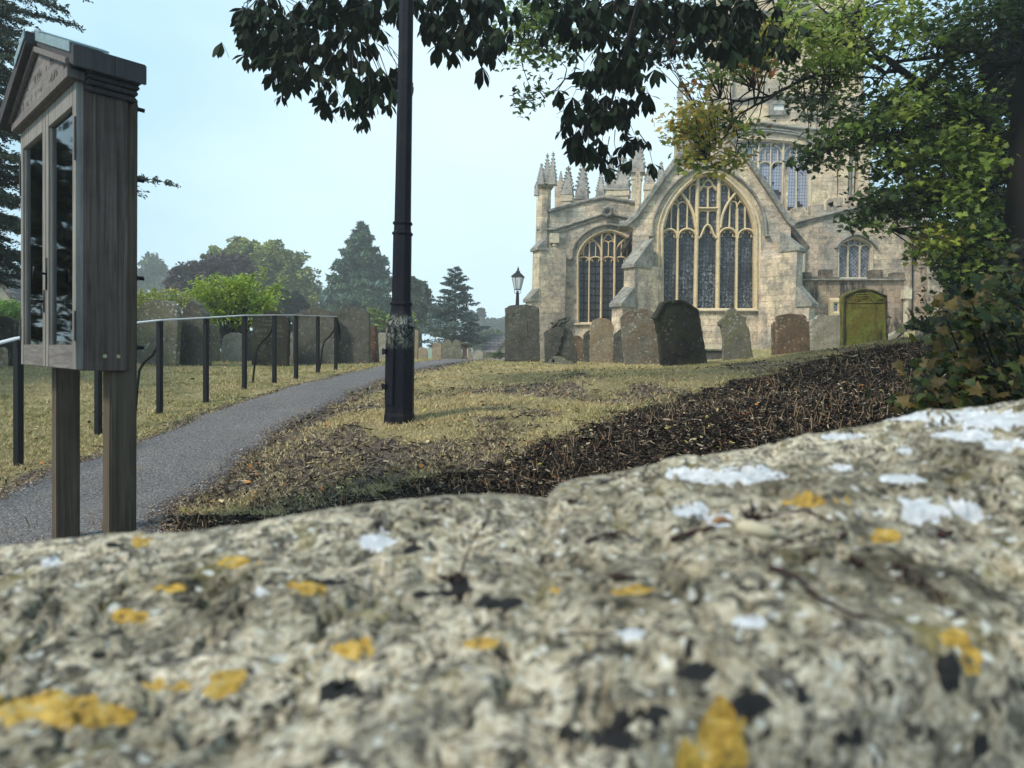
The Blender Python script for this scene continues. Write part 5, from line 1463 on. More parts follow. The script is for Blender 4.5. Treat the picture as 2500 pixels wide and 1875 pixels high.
# ---- pinnacles
def pinnacle(px, yt, yb, wpx, Y, body=None, label=None):
    T_ = P(px, yt, Y); B_ = P(px, yb, Y); w = wpx / F * Y / 2 * 1.18
    m = MB(); fr = Frame(B_, TH + rad(8)); H = (T_ - B_).z
    def sq(w_, z): return [fr.at(a * w_, z, b * w_) for a, b in ((-1, -1), (1, -1), (1, 1), (-1, 1))]
    lv = [(w * 1.12, 0), (w * 1.12, H * .03), (w * .95, H * .05), (w * .95, H * .16), (w * .12, H * .86), (w * .1, H * .88)]
    vs = []
    for a, z in lv: vs += sq(a, z)
    fs = [(4 * i + k, 4 * i + (k + 1) % 4, 4 * i + 4 + (k + 1) % 4, 4 * i + 4 + k) for i in range(len(lv) - 1) for k in range(4)] + [(0, 1, 2, 3)]
    m.add(vs, fs)
    # gablets
    for a, b in ((0, 1), (0, -1), (1, 0), (-1, 0)):
        o = [fr.at(a * w * 1.0 - b * w * .9, H * .06, b * w * 1.0 + a * w * .9), fr.at(a * w + b * w * .9, H * .06, b * w - a * w * .9), fr.at(a * w * 1.02, H * .30, b * w * 1.02), fr.at(a * w * .4, H * .20, b * w * .4)]
        m.add(o, [(0, 1, 2), (0, 3, 1), (1, 3, 2), (2, 3, 0)])
    # crockets
    def nub(c, r):
        m.add([c + Vector(d) * r for d in ((1, 0, 0), (-1, 0, 0), (0, 1, 0), (0, -1, 0), (0, 0, 1.1), (0, 0, -1))], [(0, 2, 4), (2, 1, 4), (1, 3, 4), (3, 0, 4), (2, 0, 5), (1, 2, 5), (3, 1, 5), (0, 3, 5)])
    for i in range(6):
        z = H * (.24 + .105 * i); t = (z / H - .16) / .70; ww = w * .95 * (1 - t) + w * .12 * t
        for a, b in ((-1, -1), (1, -1), (1, 1), (-1, 1)): nub(fr.at(a * (ww + w * .14), z, b * (ww + w * .14)), w * .25)
    for i, (z, r) in enumerate(((.87, .30), (.925, .34), (.98, .2))):
        nub(fr.at(0, H * z, 0), w * r)
        if i < 2:
            for a, b in ((1, 0), (-1, 0), (0, 1), (0, -1)): nub(fr.at(a * w * .36, H * z, b * w * .36), w * .2)
    m.tube([fr.at(0, H * .84, 0), fr.at(0, H, 0)], [w * .14, w * .06], 6)
    pn = m.build('pinnacle', M['pinn'], church)
    if body:
        yb2, wb = body; Bz = P(px, yb2, Y).z - B_.z; wb = wb / F * Y / 2
        m = MB(); m.box(fr, -wb, wb, Bz, 0, -wb, wb); m.box(fr, -wb * 1.18, wb * 1.18, -.28, -.05, -wb * 1.18, wb * 1.18); m.box(fr, -wb * 1.1, wb * 1.1, -.05, .06, -wb * 1.1, wb * 1.1)
        m.box(fr, -wb * .65, wb * .65, Bz, -.5, wb - .01, wb + .04)
        m.build('shaft', M['buff'], pn)


for a in [(1321, 398, 452, 14, 29.0), (1335, 373, 450, 15, 29.6), (1349, 369, 452, 15, 29.0), (1310, 442, 478, 9, 28.6), (1369, 417, 442, 7, 32, (500, 8)), (1386, 405, 478, 22, 31, (508, 24)),
          (1421, 391, 490, 26, 32, (506, 27)), (1466, 419, 482, 17, 33, (494, 20)), (1490, 378, 466, 20, 36, (500, 18)), (1519, 381, 468, 30, 35, (500, 32)), (1555, 335, 425, 30, 31, (506, 22)), (1586, 398, 452, 20, 34, (500, 24)),
          (1613, 394, 447, 15, 36, (500, 16)), (1681, 225, 276, 14, 37, (350, 10))]:
    pinnacle(*a)
# tall slender pinnacle on the nave turret
pinnacle(1660, 188, 240, 12, 33.0, (338, 11))
fr = Frame(P(1661, 868, 33), TH)
m = MB(); q = [fr.uv(1649, 337), fr.uv(1673, 405)]; m.box(fr, q[0][0], q[1][0], -2, q[0][1], -.5, .2)
q2 = [fr.uv(1645, 404), fr.uv(1678, 480)]; m.box(fr, q2[0][0], q2[1][0], -2, q2[0][1], -.6, .35); m.build('stair_turret', M['church_left'], church)
m = MB(); m.box(fr, q[0][0] - .12, q[1][0] + .12, q[0][1] - .15, q[0][1] + .08, -.62, .32); m.box(fr, q2[0][0] - .06, q2[1][0] + .06, q2[0][1] - .08, q2[0][1] + .06, -.65, .42); m.build('string_course', M['cope'], church)
# nave parapet behind the pinnacles
FN = Frame(P(1500, 868, 36), TH)
wall(FN, [(1354, 870), (1356, 498), (1380, 440), (1381, 500), (1660, 500), (1660, 870)], 'church_left', 'nave_wall', 1)
FN2 = Frame(P(1370, 868, 31), TH)
wall(FN2, [(1354, 540), (1354, 441), (1378, 441), (1380, 540)], 'church_left', 'parapet_block', .8)

# ---- tower
jT = [(400, 1560), (400, 1110)] + curve([(400, 1110), (450, 1065), (560, 1035), (760, 1022), (960, 1035), (1085, 1065), (1145, 1120)], 4)[1:] + [(1145, 1560)]
jambT = Z5(*jT)
wall(FT, Z5((300, 1700), (300, 960), (560, 925), (800, 915), (1000, 945), (1330, 975), (1345, 1700)), 'tower', 'tower_lower_wall', 1, [jambT])
tow = wall(FT2, [(1775, 560), (1775, -420), (2104, -420), (2112, 560)], 'tower', 'tower_wall', 7.5)
mt = []
def V5(x0, y0, x1, y1, w=4): mt.append((Z5((x0, y0), (x1, y1)), w, 0))
for x, w in ((480, 3.5), (575, 5.5), (668, 3.5), (765, 6), (858, 3.5), (950, 6), (1050, 3.5)): V5(x, 1560, x + 3, 1045 if w > 5 else 1060, w)
for i in range(8):
    a = 402 + i * 93; mt.append((Z5(*head(a, a + 90, 1215, 1180)), 3.2, 0))
    V5(a + 45, 1182, a + 45, 1090, 2.2)
for (a, b) in ((582, 762), (768, 950), (955, 1140), (402, 576)): mt.append((Z5(*head(a, b, 1160, 1052)), 3.6, 0))
mt.append((Z5(*curve([(780, 1060), (900, 1040), (1040, 1045)], 3)), 3, 0))
wt = window(FT, jambT, G_TOW, mt, Z5(*curve([(385, 1110), (450, 1030), (560, 990), (760, 968), (960, 985), (1085, 1010), (1175, 1080)], 3)), 'tower_window', 'buff')
# broken-out dark quarries near the bottom left of the window
m = MB()
for (x0, y0, x1, y1) in ((785, 1285, 825, 1300), (790, 1300, 832, 1345), (875, 1325, 888, 1345), (870, 1385, 925, 1400), (880, 1400, 940, 1425), (890, 1430, 930, 1470), (962, 1490, 985, 1560), (985, 1510, 1030, 1560), (1057, 1470, 1080, 1520), (1080, 1490, 1100, 1530), (1060, 1380, 1070, 1392), (900, 1470, 925, 1500)):
    a = FT.uv(*Z5((x0, y0))[0]); b = FT.uv(*Z5((x1, y1))[0]); m.box(FT, a[0], b[0], b[1], a[1], -.445, -.43)
m.build('open_panes', plain('dark_void', (.012, .013, .02), .9), wt)
m = MB()
bar(m, FT, Z5((300, 945), (560, 930), (800, 915), (1000, 945), (1330, 975)), 6, -.4, .28, .3)
bar(m, FT, Z5((400, 1000), (600, 958), (780, 948), (1000, 972), (1150, 1020)), 4, -.3, .18, .3)
bar(m, FT2, Z5((520, 740), (760, 722), (1000, 722), (1330, 728), (1530, 735)), 6, -.4, .22, .3)
bar(m, FT2, [(1775, 30), (2104, 34)], 5, -.4, .2, .3)
m.build('string_course', M['cope'], church)
for (a, b, c, d) in ((835, 748, 975, 850), (1060, 830, 1195, 876)):
    p = FT2.uvs(Z5((a, b), (c, d))); u0, v0 = p[0]; u1, v1 = p[1]; t_ = .22; m = MB()
    m.box(FT2, u0, u1, v1, v1 + t_, 0, .14); m.box(FT2, u0, u1, v0 - t_, v0, 0, .14); m.box(FT2, u0, u0 + t_, v1 + t_, v0 - t_, 0, .14); m.box(FT2, u1 - t_, u1, v1 + t_, v0 - t_, 0, .14)
    m.build('panel_frame', M['cope'], church)
p = FT2.uvs(Z5((868, 762), (945, 815))); m = MB(); m.box(FT2, p[0][0], p[1][0], p[1][1], p[0][1], .0, .06); m.build('plaque', plain('pale_plaque', (.62, .60, .54), .8), church)
# tower corner buttresses and stair turret
m = MB()
u0, _ = FT2.uv(2040, 400); u1, _ = FT2.uv(2062, 400); _, v = FT2.uv(2050, 236); m.box(FT2, u0, u1, -2, v, 0, .7)
u0, _ = FT2.uv(2088, 400); u1, _ = FT2.uv(2116, 400); _, v = FT2.uv(2100, 330); m.box(FT2, u0, u1, -2, v, 0, .6)
u0, _ = FT2.uv(1775, 100); u1, _ = FT2.uv(1790, 100); m.box(FT2, u0, u1, -2, 28, 0, .25)
u0, _ = FT2.uv(2085, 100); u1, _ = FT2.uv(2104, 100); _, v0 = FT2.uv(2090, 240); m.box(FT2, u0, u1, v0, 28, 0, .25)
m.build('tower_buttress', M['tower'], church)
m = MB()
for x in (2066, 2073, 2080): u, v = FT2.uv(x, 395); _, vb = FT2.uv(x, 490); m.box(FT2, u - .05, u + .05, vb, v, .0, .3)
m.build('slit_window_bars', M['buff'], church)
p = FT2.uvs([(2063, 392), (2086, 488)]); m = MB(); m.box(FT2, p[0][0], p[1][0], p[1][1], p[0][1], 0, .06); m.build('slit_window', G_TOW, church)
# belfry louvres
for (x0, x1) in ((1948, 1972), (1900, 1924)):
    p = FT2.uvs([(x0, -150), (x1, 14)]); fr = FT2
    m = MB(); m.box(fr, p[0][0], p[1][0], p[1][1], p[0][1], .0, .03); lb = m.build('belfry_opening', M['iron'], church)
    m = MB(); zz = p[1][1]
    while zz < p[0][1]:
        m.box(fr, p[0][0], p[1][0], zz, zz + .09, .03, .25); zz += .3
    m.build('louvre', M['cope'], lb)
    m = MB(); m.box(fr, p[0][0] - .2, p[0][0], p[1][1] - .2, p[0][1], 0, .3); m.box(fr, p[1][0], p[1][0] + .2, p[1][1] - .2, p[0][1], 0, .3); m.build('belfry_frame', M['buff'], lb)

# ---- right chapel (plane D) with battlement
jD = Z4((655, 762), (655, 512), *curve([(655, 512), (675, 478), (730, 450), (795, 432), (860, 452), (915, 480), (932, 512)], 3)[1:-1], (932, 512), (925, 762))
wallD = Z4((250, 1500), (255, 350), (285, 315), (600, 235), (860, 178), (1120, 235), (1290, 290), (1375, 330), (1375, 1500))
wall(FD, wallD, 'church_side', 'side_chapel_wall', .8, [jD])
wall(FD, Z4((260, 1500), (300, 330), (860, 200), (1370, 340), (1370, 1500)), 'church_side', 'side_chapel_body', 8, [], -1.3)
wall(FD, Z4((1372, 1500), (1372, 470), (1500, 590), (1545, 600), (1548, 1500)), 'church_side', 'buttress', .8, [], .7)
m = MB(); bar(m, FD, Z4((285, 318), (600, 238), (860, 180), (1120, 238), (1375, 332)), 4.2, -.3, .16, .3); bar(m, FD, Z4((310, 345), (600, 262), (860, 205), (1100, 258)), 1.8, -.05, .07, .3)
bar(m, FD, Z4((1440, 595), (1550, 602)), 3, 0, .85, .2)
m.build('string_course', M['cope'], church)
for (a, b, top) in ((280, 385, 188), (385, 430, 250), (430, 535, 160), (535, 580, 215), (580, 690, 112), (690, 750, 165), (750, 880, 72), (880, 940, 140), (940, 1050, 110), (1050, 1100, 190), (1100, 1210, 150), (1210, 1260, 250), (1260, 1370, 210)):
    def base(x): return 318 - (x - 285) * .24 if x < 860 else 180 + (x - 860) * .295
    m = MB(); m.prism(FD, FD.uvs(Z4((a, base(a)), (a, top + (base(a) - base(b)) * .15), (b, top - (base(a) - base(b)) * .15), (b, base(b)))), -.42, .02); m.build('merlon', M['church_side'], church)
md = []
for (x) in (742, 838): md.append((Z4((x, 762), (x + 2, 480)), 3.4, 0))
for (a, b) in ((657, 742), (744, 838), (842, 930)): md.append((Z4(*head(a, b, 525, 485)), 2.6, 0))
for x in (742, 795, 840): md.append((Z4((x, 490), (x, 440)), 2.2, 0))
window(FD, jD, G_SIDE, md, Z4((625, 520), *curve([(638, 500), (680, 455), (795, 408), (905, 455), (950, 500)], 3), (965, 520)), 'side_chapel_window', 'buff', .3, reveal_px=6)
# drain pipes on the side chapel
m = MB(); a = FD.uv(1958, 590); b = FD.uv(1955, 700); m.tube([FD.at(*a, .15), FD.at(*b, .15)], .12, 8); m.build('downpipe', M['buff'], church)
m = MB(); a = FD.uv(2227, 530); b = FD.uv(2224, 860); m.tube([FD.at(*a, .08), FD.at(*b, .08)], .03, 6); m.build('downpipe', M['iron'], church)
# ---- vestry
sw = Z4((592, 945), (592, 1052), (665, 1052), (665, 945))
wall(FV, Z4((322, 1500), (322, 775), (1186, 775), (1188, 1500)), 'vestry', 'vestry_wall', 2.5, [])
m = MB(); bar(m, FV, Z4((320, 775), (1190, 775)), 4, -.3, .14, .3); m.build('string_course', M['cope'], church)
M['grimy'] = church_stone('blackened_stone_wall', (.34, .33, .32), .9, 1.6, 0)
for (a, b, t_) in ((325, 437, 712), (437, 512, 748), (512, 607, 690), (607, 660, 752), (915, 1015, 694), (1015, 1090, 750), (1090, 1188, 714)):
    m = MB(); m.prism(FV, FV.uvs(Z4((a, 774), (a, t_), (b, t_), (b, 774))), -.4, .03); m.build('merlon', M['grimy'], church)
p = FV.uvs(sw); m = MB(); m.sweep(FV, p, .22, -.02, .12, .3, True); w_ = m.build('small_window', M['gold'], church)
m = MB(); m.prism(FV, p, -.02, .02); m.build('glass', G_SIDE, w_)
m = MB(); a = FV.uv(*Z4((1193, 830))[0]); b = FV.uv(*Z4((1188, 1160))[0]); m.tube([FV.at(a[0], a[1], .12), FV.at(b[0], b[1], .12)], .10, 8); m.box(FV, a[0] - .16, a[0] + .16, a[1] - .5, a[1] - .1, 0, .28); m.build('downpipe', M['buff'], church)
HAZE = True
# ---------------------------------------------------------------- foliage
LEAF = leafmat('leaf', .40); LEAFD = leafmat('leaf_dark', .10, .7, .12); NEEDLE = leafmat('needle', .12, .7); FAR = leafmat('far_leaf', .25, .8)
BARK = plain('bark', (.045, .036, .03), .95, var=.8, bump=.8, scale=14)
BARKD = plain('bark_dark', (.012, .010, .009), .95, var=.8, bump=.8, scale=14)

# maple leaf: five pointed lobes, slightly cupped
_ml = [(0, 0, 0), (.16, -.06, 0), (.42, -.10, -.05), (.30, .10, 0), (.62, .30, -.10), (.40, .34, .0), (.34, .44, .02), (.28, .50, .02), (0, .98, -.10), (-.28, .50, .02), (-.34, .44, .02), (-.40, .34, 0), (-.62, .30, -.10), (-.30, .10, 0), (-.42, -.10, -.05), (-.16, -.06, 0), (0, .30, .05)]
MLV = np.array(_ml); MLV[:, 1] -= .3
MLF = np.array([[16, i, i + 1] for i in range(0, 15)] + [[16, 15, 0]])


def leaflet(L, az, el, roll=0.0):
    st = [(0, .012), (.18, .055), (.40, .12), (.60, .185), (.76, .18), (.90, .09), (1.0, .0)]
    v = []
    for s, w in st:
        r = s * math.cos(el) * (1 - .12 * s); z = -s * math.sin(el) - .16 * s * s
        c = np.array([r * math.cos(az), r * math.sin(az), z])
        side = np.array([-math.sin(az), math.cos(az), 0]) * math.cos(roll) + np.array([0, 0, 1]) * math.sin(roll)
        for k in (-1, 0, 1): v.append((c + side * w * k * 1.05 + np.array([0, 0, .045 * abs(k) * (w / .15)])) * L)
    f = []
    for i in range(len(st) - 1):
        for k in (0, 1): a = i * 3 + k; f.append([a, a + 1, a + 4, a + 3])
    return np.array(v), np.array(f)


def chestnut_templates(n=5):
    T = []
    for t in range(n):
        V = []; Fc = []; b = 0; nl = random.choice((5, 6, 7, 7))
        for i in range(nl):
            az = (i - (nl - 1) / 2) * rad(300 / nl) + random.uniform(-.15, .15)
            L = 1.0 - .22 * abs(i - (nl - 1) / 2) / 3 + random.uniform(-.1, .05)
            v, f = leaflet(L, az, rad(random.uniform(25, 68)), random.uniform(-.5, .5))
            V.append(v); Fc.append(f + b); b += len(v)
        # petiole up and back
        T.append((np.concatenate(V), np.concatenate(Fc)))
    return T


def blob_pts(cx, cy, rx, ry, n, Y0, Y1, sub=7, spread=.22):
    """clumped points in an ellipse region at a depth range -> world"""
    k = max(1, int(n / sub)); a = rng.uniform(0, 2 * np.pi, k); r = np.sqrt(rng.uniform(0, 1, k))
    ux = cx + rx * r * np.cos(a); uy = cy + ry * r * np.sin(a); Y = rng.uniform(Y0, Y1, k)
    c = np.array([P(x, y, d) for x, y, d in zip(ux, uy, Y)])
    idx = rng.integers(0, k, n)
    off = rng.normal(0, 1, (n, 3)) * np.array([spread, spread, spread * .45])
    return c[idx] + off, idx, c


def chestnut():
    T = chestnut_templates()
    B = [(760, 20, 190, 50, 120), (740, 95, 135, 60, 85), (800, 170, 120, 45, 56), (885, 205, 70, 45, 26), (700, 150, 50, 40, 12), (950, 20, 50, 40, 14), (640, 50, 50, 40, 14), (885, 262, 45, 25, 8), (608, 85, 14, 8, 2), (940, 150, 35, 50, 6), (930, 235, 30, 30, 7), (800, 235, 50, 25, 8), (665, 190, 20, 18, 3),
         (1090, 20, 60, 35, 26), (1160, 45, 100, 50, 40), (1205, 90, 50, 35, 14), (1120, 95, 50, 22, 9), (1204, 155, 6, 6, 1), (1060, 65, 25, 18, 3), (1030, 20, 40, 30, 8),
         (1420, 30, 150, 50, 60), (1490, 100, 100, 90, 60), (1490, 200, 80, 80, 48), (1470, 285, 85, 50, 40), (1400, 300, 22, 30, 6), (1495, 355, 36, 28, 8), (1570, 340, 14, 34, 3), (1560, 170, 45, 45, 10), (1480, 385, 40, 20, 7), (1520, 400, 20, 14, 3), (1440, 350, 40, 30, 7),  (1590, 365, 14, 6, 1),
         (1640, 20, 120, 40, 44), (1760, 40, 120, 45, 62), (1850, 80, 70, 35, 26), (1800, 110, 60, 25, 16), (1890, 115, 25, 12, 5), (1720, 110, 60, 25, 10)]
    pos = [];
    for (cx, cy, rx, ry, n) in B:
        p, i, c = blob_pts(cx, cy, rx * 1.04, ry * 1.04, max(1, int(n * .86)), 6.7, 8.3, 2, .11)
        pos.append(p)
    pos = np.concatenate(pos)
    # keep leaves clear of the lamp post line
    n = len(pos); ti = rng.integers(0, len(T), n)
    tree = thing('horse_chestnut_tree', 'dark horse chestnut boughs with big drooping fingered leaves hanging over the lamp post', 'tree', (2.2, -2.0, gz1(2.2, -2.0)))
    Vs = []; Fs = []; Cs = []; b = 0
    R = rotmats(n, tilt=np.abs(rng.normal(0, .35, n)))
    L = rng.uniform(.13, .23, n)
    for t in range(len(T)):
        k = np.where(ti == t)[0]; tv, tf = T[t]
        V = np.einsum('nij,mj->nmi', R[k], tv) * L[k][:, None, None] + pos[k][:, None]
        Vs.append(V.reshape(-1, 3)); Fs.append((tf[None] + (np.arange(len(k)) * len(tv))[:, None, None] + b).reshape(-1, 4)); b += V.shape[0] * V.shape[1]
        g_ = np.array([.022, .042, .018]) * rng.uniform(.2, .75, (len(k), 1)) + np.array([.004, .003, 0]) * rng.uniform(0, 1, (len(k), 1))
        Cs.append(np.repeat(g_, len(tv), 0))
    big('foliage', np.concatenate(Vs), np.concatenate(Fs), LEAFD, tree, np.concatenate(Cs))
    # boughs
    m = MB()
    bx = Vector((2.2, -2.0, gz1(2.2, -2.0))); m.tube([bx - Vector((0, 0, .3)), bx + Vector((0, 0, .5)), bx + Vector((-.1, .2, 3)), bx + Vector((-.3, .8, 6)), bx + Vector((-.4, 1.5, 9))], [.50, .38, .32, .26, .12], 12); m.build('trunk', BARK, tree, True)
    m = MB(); top = bx + Vector((-.3, .8, 6.2))
    ends = [(760, -40), (870, 60), (1100, -20), (1180, 20), (1430, -60), (1480, 100), (1490, 260), (1700, -30), (1820, 40), (660, 20)]
    for (x, y) in ends:
        e = P(x, y, random.uniform(7, 8)); mid = top.lerp(e, .5) + Vector((0, 0, 1.6))
        q = [top * (1 - t) ** 2 + mid * 2 * t * (1 - t) + e * t * t for t in np.linspace(0, 1, 12)]
        m.tube(q, [.10 * (1 - t) + .012 for t in np.linspace(0, 1, 12)], 7)
    # twigs to leaves
    E = np.array([P(x, y, 7.5) for x, y in ends])
    for p in pos[::2]:
        e = E[np.argmin(((E - p) ** 2).sum(1))]; p = Vector(p); s = p.lerp(Vector(e), .35) + Vector((0, 0, .12))
        if (s - p).length > .9: s = p + (s - p).normalized() * .9
        m.tube([s, s.lerp(p, .6) + Vector((random.uniform(-.04, .04), 0, .04)), p], [.006, .004, .0025], 4, False)
    m.build('limbs', BARK, tree, True)
    # conkers
    cm = plain('conker_husk', (.10, .13, .04), .8, bump=.8)
    for (x, y) in ((1040, 73), (860, 262), (1405, 300), (1556, 324), (1570, 218), (1012 + 200, 90)):
        c = P(x, y, 7.4); bm = bmesh.new(); bmesh.ops.create_icosphere(bm, subdivisions=2, radius=.026)
        for v in bm.verts: v.co *= 1 + random.uniform(-.06, .12)
        bmesh.ops.translate(bm, vec=c - Vector(tree.location), verts=bm.verts)
        me = bpy.data.meshes.new('conker'); bm.to_mesh(me); bm.free(); link('conker', me, cm, tree, True)


PALS = {'g': [(.13, .20, .03), (.19, .26, .04), (.08, .13, .025)], 'd': [(.045, .08, .02), (.08, .13, .028), (.03, .05, .016)], 'l': [(.24, .31, .045), (.32, .38, .06), (.16, .23, .04)],
        'y': [(.50, .42, .07), (.40, .38, .07), (.22, .27, .05), (.52, .34, .08)], 'o': [(.50, .20, .04), (.36, .24, .05), (.30, .10, .05), (.2, .2, .05)], 'p': [(.045, .04, .028), (.03, .04, .02), (.09, .035, .03)]}


def maple():
    B = [(1295, 30, 60, 45, 'g', 1.5), (1265, 110, 40, 50, 'g', 1.1), (1330, 100, 60, 50, 'd', 1.3), (1310, 235, 22, 25, 'd', 1.1), (1290, 262, 22, 18, 'd', 1.2), (1300, 205, 18, 14, 'd', 1.0), (1390, 60, 60, 50, 'g', 1.0),
         (1610, 90, 55, 60, 'p', .9), (1670, 110, 40, 50, 'p', .8), (1640, 160, 35, 18, 'p', .6), (1700, 60, 60, 50, 'd', .8),
         (1655, 310, 24, 26, 'y', 1.5), (1705, 285, 46, 45, 'y', 1.8), (1690, 215, 30, 16, 'o', .9), (1735, 165, 45, 38, 'g', 1.3), (1700, 350, 45, 40, 'y', 1.6), (1712, 395, 28, 22, 'g', 1.5), (1760, 390, 28, 26, 'y', 1.2),
         (1800, 400, 22, 18, 'y', 1.2), (1810, 320, 35, 50, 'g', .7), (1760, 300, 30, 40, 'y', .8), (1850, 340, 12, 12, 'o', 1.4), (1850, 175, 24, 24, 'o', 1.4), (1855, 95, 50, 50, 'y', 1.2), (1795, 150, 45, 40, 'g', 1.5),
         (1900, 90, 60, 55, 'l', 1.5), (1985, 45, 100, 45, 'l', 1.1), (2010, 110, 90, 50, 'l', 1.3), (2060, 170, 55, 40, 'g', 1.6), (1960, 225, 38, 30, 'd', 1.7), (2010, 265, 42, 38, 'd', 1.6), (2040, 220, 50, 30, 'g', 1.0), (1935, 165, 50, 28, 'g', 1.1),
         (2110, 30, 70, 40, 'l', 1.0), (2190, 50, 60, 60, 'l', .8), (2160, 130, 50, 40, 'd', .5), (2260, 60, 60, 70, 'g', .8), (2330, 60, 80, 80, 'd', 1.2), (2240, 160, 60, 40, 'g', .5),
         (2150, 275, 50, 40, 'd', 1.7), (2080, 345, 70, 26, 'g', 1.8), (1990, 378, 55, 30, 'd', 1.8), (1960, 400, 28, 14, 'd', 1.2), (2120, 310, 70, 30, 'g', 1.5), (2010, 345, 30, 15, 'g', 1.1), (2090, 400, 35, 22, 'g', .8), (2200, 250, 50, 50, 'l', 1.3),
         (2200, 330, 80, 70, 'g', 1.9), (2240, 420, 80, 70, 'l', 1.7), (2180, 400, 50, 50, 'd', 1.0), (2300, 280, 80, 80, 'g', 1.9), (2330, 380, 90, 90, 'l', 1.8), (2345, 170, 50, 90, 'd', 1.5), (2420, 20, 60, 40, 'd', 1.6), (2480, 40, 40, 60, 'd', 1.4), (2060, 100, 80, 60, 'l', 1.0), (2250, 240, 60, 40, 'l', 1.3), (2370, 330, 60, 120, 'g', 1.7),
         (2150, 490, 60, 30, 'd', 2.0), (2105, 520, 40, 25, 'd', 2.0), (2210, 500, 80, 35, 'd', 1.8), (2080, 545, 28, 14, 'g', 1.1), (2165, 560, 28, 26, 'g', 1.2), (2290, 500, 90, 60, 'g', 1.8), (2280, 590, 38, 42, 'y', 1.2), (2275, 590, 40, 45, 'l', 1.4),
         (2340, 560, 70, 90, 'l', 1.3), (2390, 520, 50, 110, 'g', 1.4), (2380, 670, 80, 60, 'g', 1.0), (2470, 690, 50, 90, 'd', 1.0), (2320, 650, 45, 45, 'd', 1.3), (2360, 760, 70, 60, 'd', 1.3)]
    bx = P(2585, 860, 8.8); bx.z = gz1(bx.x, bx.y)
    tree = thing('maple_tree', 'broad maple with green to yellow autumn leaves reaching over the church from the right', 'tree', tuple(bx))
    Ps = []; Cs = []; cents = []; nrm = []
    for (cx, cy, rx, ry, pal, dn) in B:
        n = int(dn * (1.7 if pal in 'yo' else 1.2) * math.pi * rx * ry / 44)
        p, idx, c = blob_pts(cx, cy, rx, ry, n, 8.2, 10.6, 13, .13)
        pal_ = np.array(PALS[pal]); cc = pal_[rng.integers(0, len(pal_), len(c))][idx] * rng.uniform(.7, 1.3, (n, 1)); jit = rng.uniform(0, 1, n) < .15
        cc[jit] = pal_[rng.integers(0, len(pal_), jit.sum())]
        Ps.append(p); Cs.append(cc); cents.append(c)
    Ps = np.concatenate(Ps); Cs = np.concatenate(Cs); cents = np.concatenate(cents); n = len(Ps)
    R = rotmats(n, tilt=np.abs(rng.normal(.75, .5, n)), az=rng.normal(-1.7, 1.1, n))
    scatter('foliage', MLV, MLF, Ps, R, rng.uniform(.05, .10, n), Cs, LEAF, tree)
    m = MB(); m.tube([bx - Vector((0, 0, .3)), bx + Vector((0, 0, .6)), bx + Vector((-.05, 0, 3)), bx + Vector((.1, 0, 6)), bx + Vector((.4, 0, 9))], [.82, .66, .58, .48, .3], 16); m.build('trunk', BARKD, tree, True)
    m = MB(); br = []

    def limb(px, w0, w1):
        q = [P(*p) for p in px]; qq = []
        for i in range(len(q) - 1):
            for k in range(3): qq.append(q[i].lerp(q[i + 1], k / 3) + Vector((random.uniform(-1, 1), 0, random.uniform(-1, 1))) * .015)
        qq.append(q[-1]); N_ = len(qq)
        m.tube(qq, [(w0 + (w1 - w0) * i / N_) / F * 9 / 2 for i in range(N_)], 7); br.extend(qq)
    limb([(2560, 470, 8.9), (2470, 345, 9), (2400, 292, 9), (2345, 268, 9), (2270, 228, 9), (2190, 165, 9), (2140, 128, 9), (2110, 100, 9), (2085, 60, 9), (2060, 20, 9), (2040, -40, 9)], 26, 6)
    limb([(2200, 170, 9), (2160, 180, 9.1), (2115, 150, 9.1), (2040, 175, 9.2), (1960, 195, 9.3), (1930, 208, 9.3), (1880, 236, 9.4), (1830, 243, 9.4), (1780, 252, 9.4), (1735, 278, 9.4), (1690, 300, 9.4)], 11, 3)
    limb([(1925, 212, 9.3), (1860, 250, 9.2), (1815, 270, 9.2), (1790, 300, 9.1), (1770, 330, 9.1), (1742, 360, 9.1), (1725, 390, 9.1)], 7, 2)
    limb([(1815, 275, 9.2), (1800, 310, 9.2), (1800, 350, 9.2), (1790, 395, 9.2)], 4, 1.5); limb([(1880, 236, 9.4), (1840, 215, 9.4), (1800, 245, 9.4), (1760, 240, 9.4), (1700, 262, 9.4)], 5, 2)
    limb([(2560, 130, 8.9), (2440, 160, 9), (2380, 120, 9), (2330, 130, 9), (2270, 190, 9.1), (2230, 200, 9.1)], 18, 9)
    limb([(2340, 122, 9), (2280, 140, 9), (2210, 150, 9), (2150, 150, 9), (2100, 120, 9), (2040, 100, 9), (1990, 92, 9), (1930, 74, 9), (1895, 50, 9), (1884, -30, 9)], 9, 5)
    limb([(1930, 74, 9), (1950, 90, 9.1), (2030, 60, 9.2), (2090, 30, 9.2)], 4, 3); limb([(2120, 95, 9), (2060, 60, 9), (2010, 25, 9), (1960, -20, 9)], 6, 3)
    limb([(2180, 160, 9), (2150, 190, 8.9), (2060, 190, 8.8), (2010, 230, 8.8)], 5, 2); limb([(2345, 268, 9), (2290, 300, 9), (2200, 330, 9), (2120, 345, 9), (2050, 360, 9), (1990, 375, 9)], 9, 2)
    limb([(2500, 420, 9), (2380, 470, 9), (2290, 490, 9), (2200, 505, 9), (2130, 515, 9)], 12, 2); limb([(2230, 500, 9), (2190, 530, 9), (2170, 560, 9)], 3, 1.5); limb([(2520, 560, 9), (2420, 600, 9), (2340, 620, 9)], 12, 3)
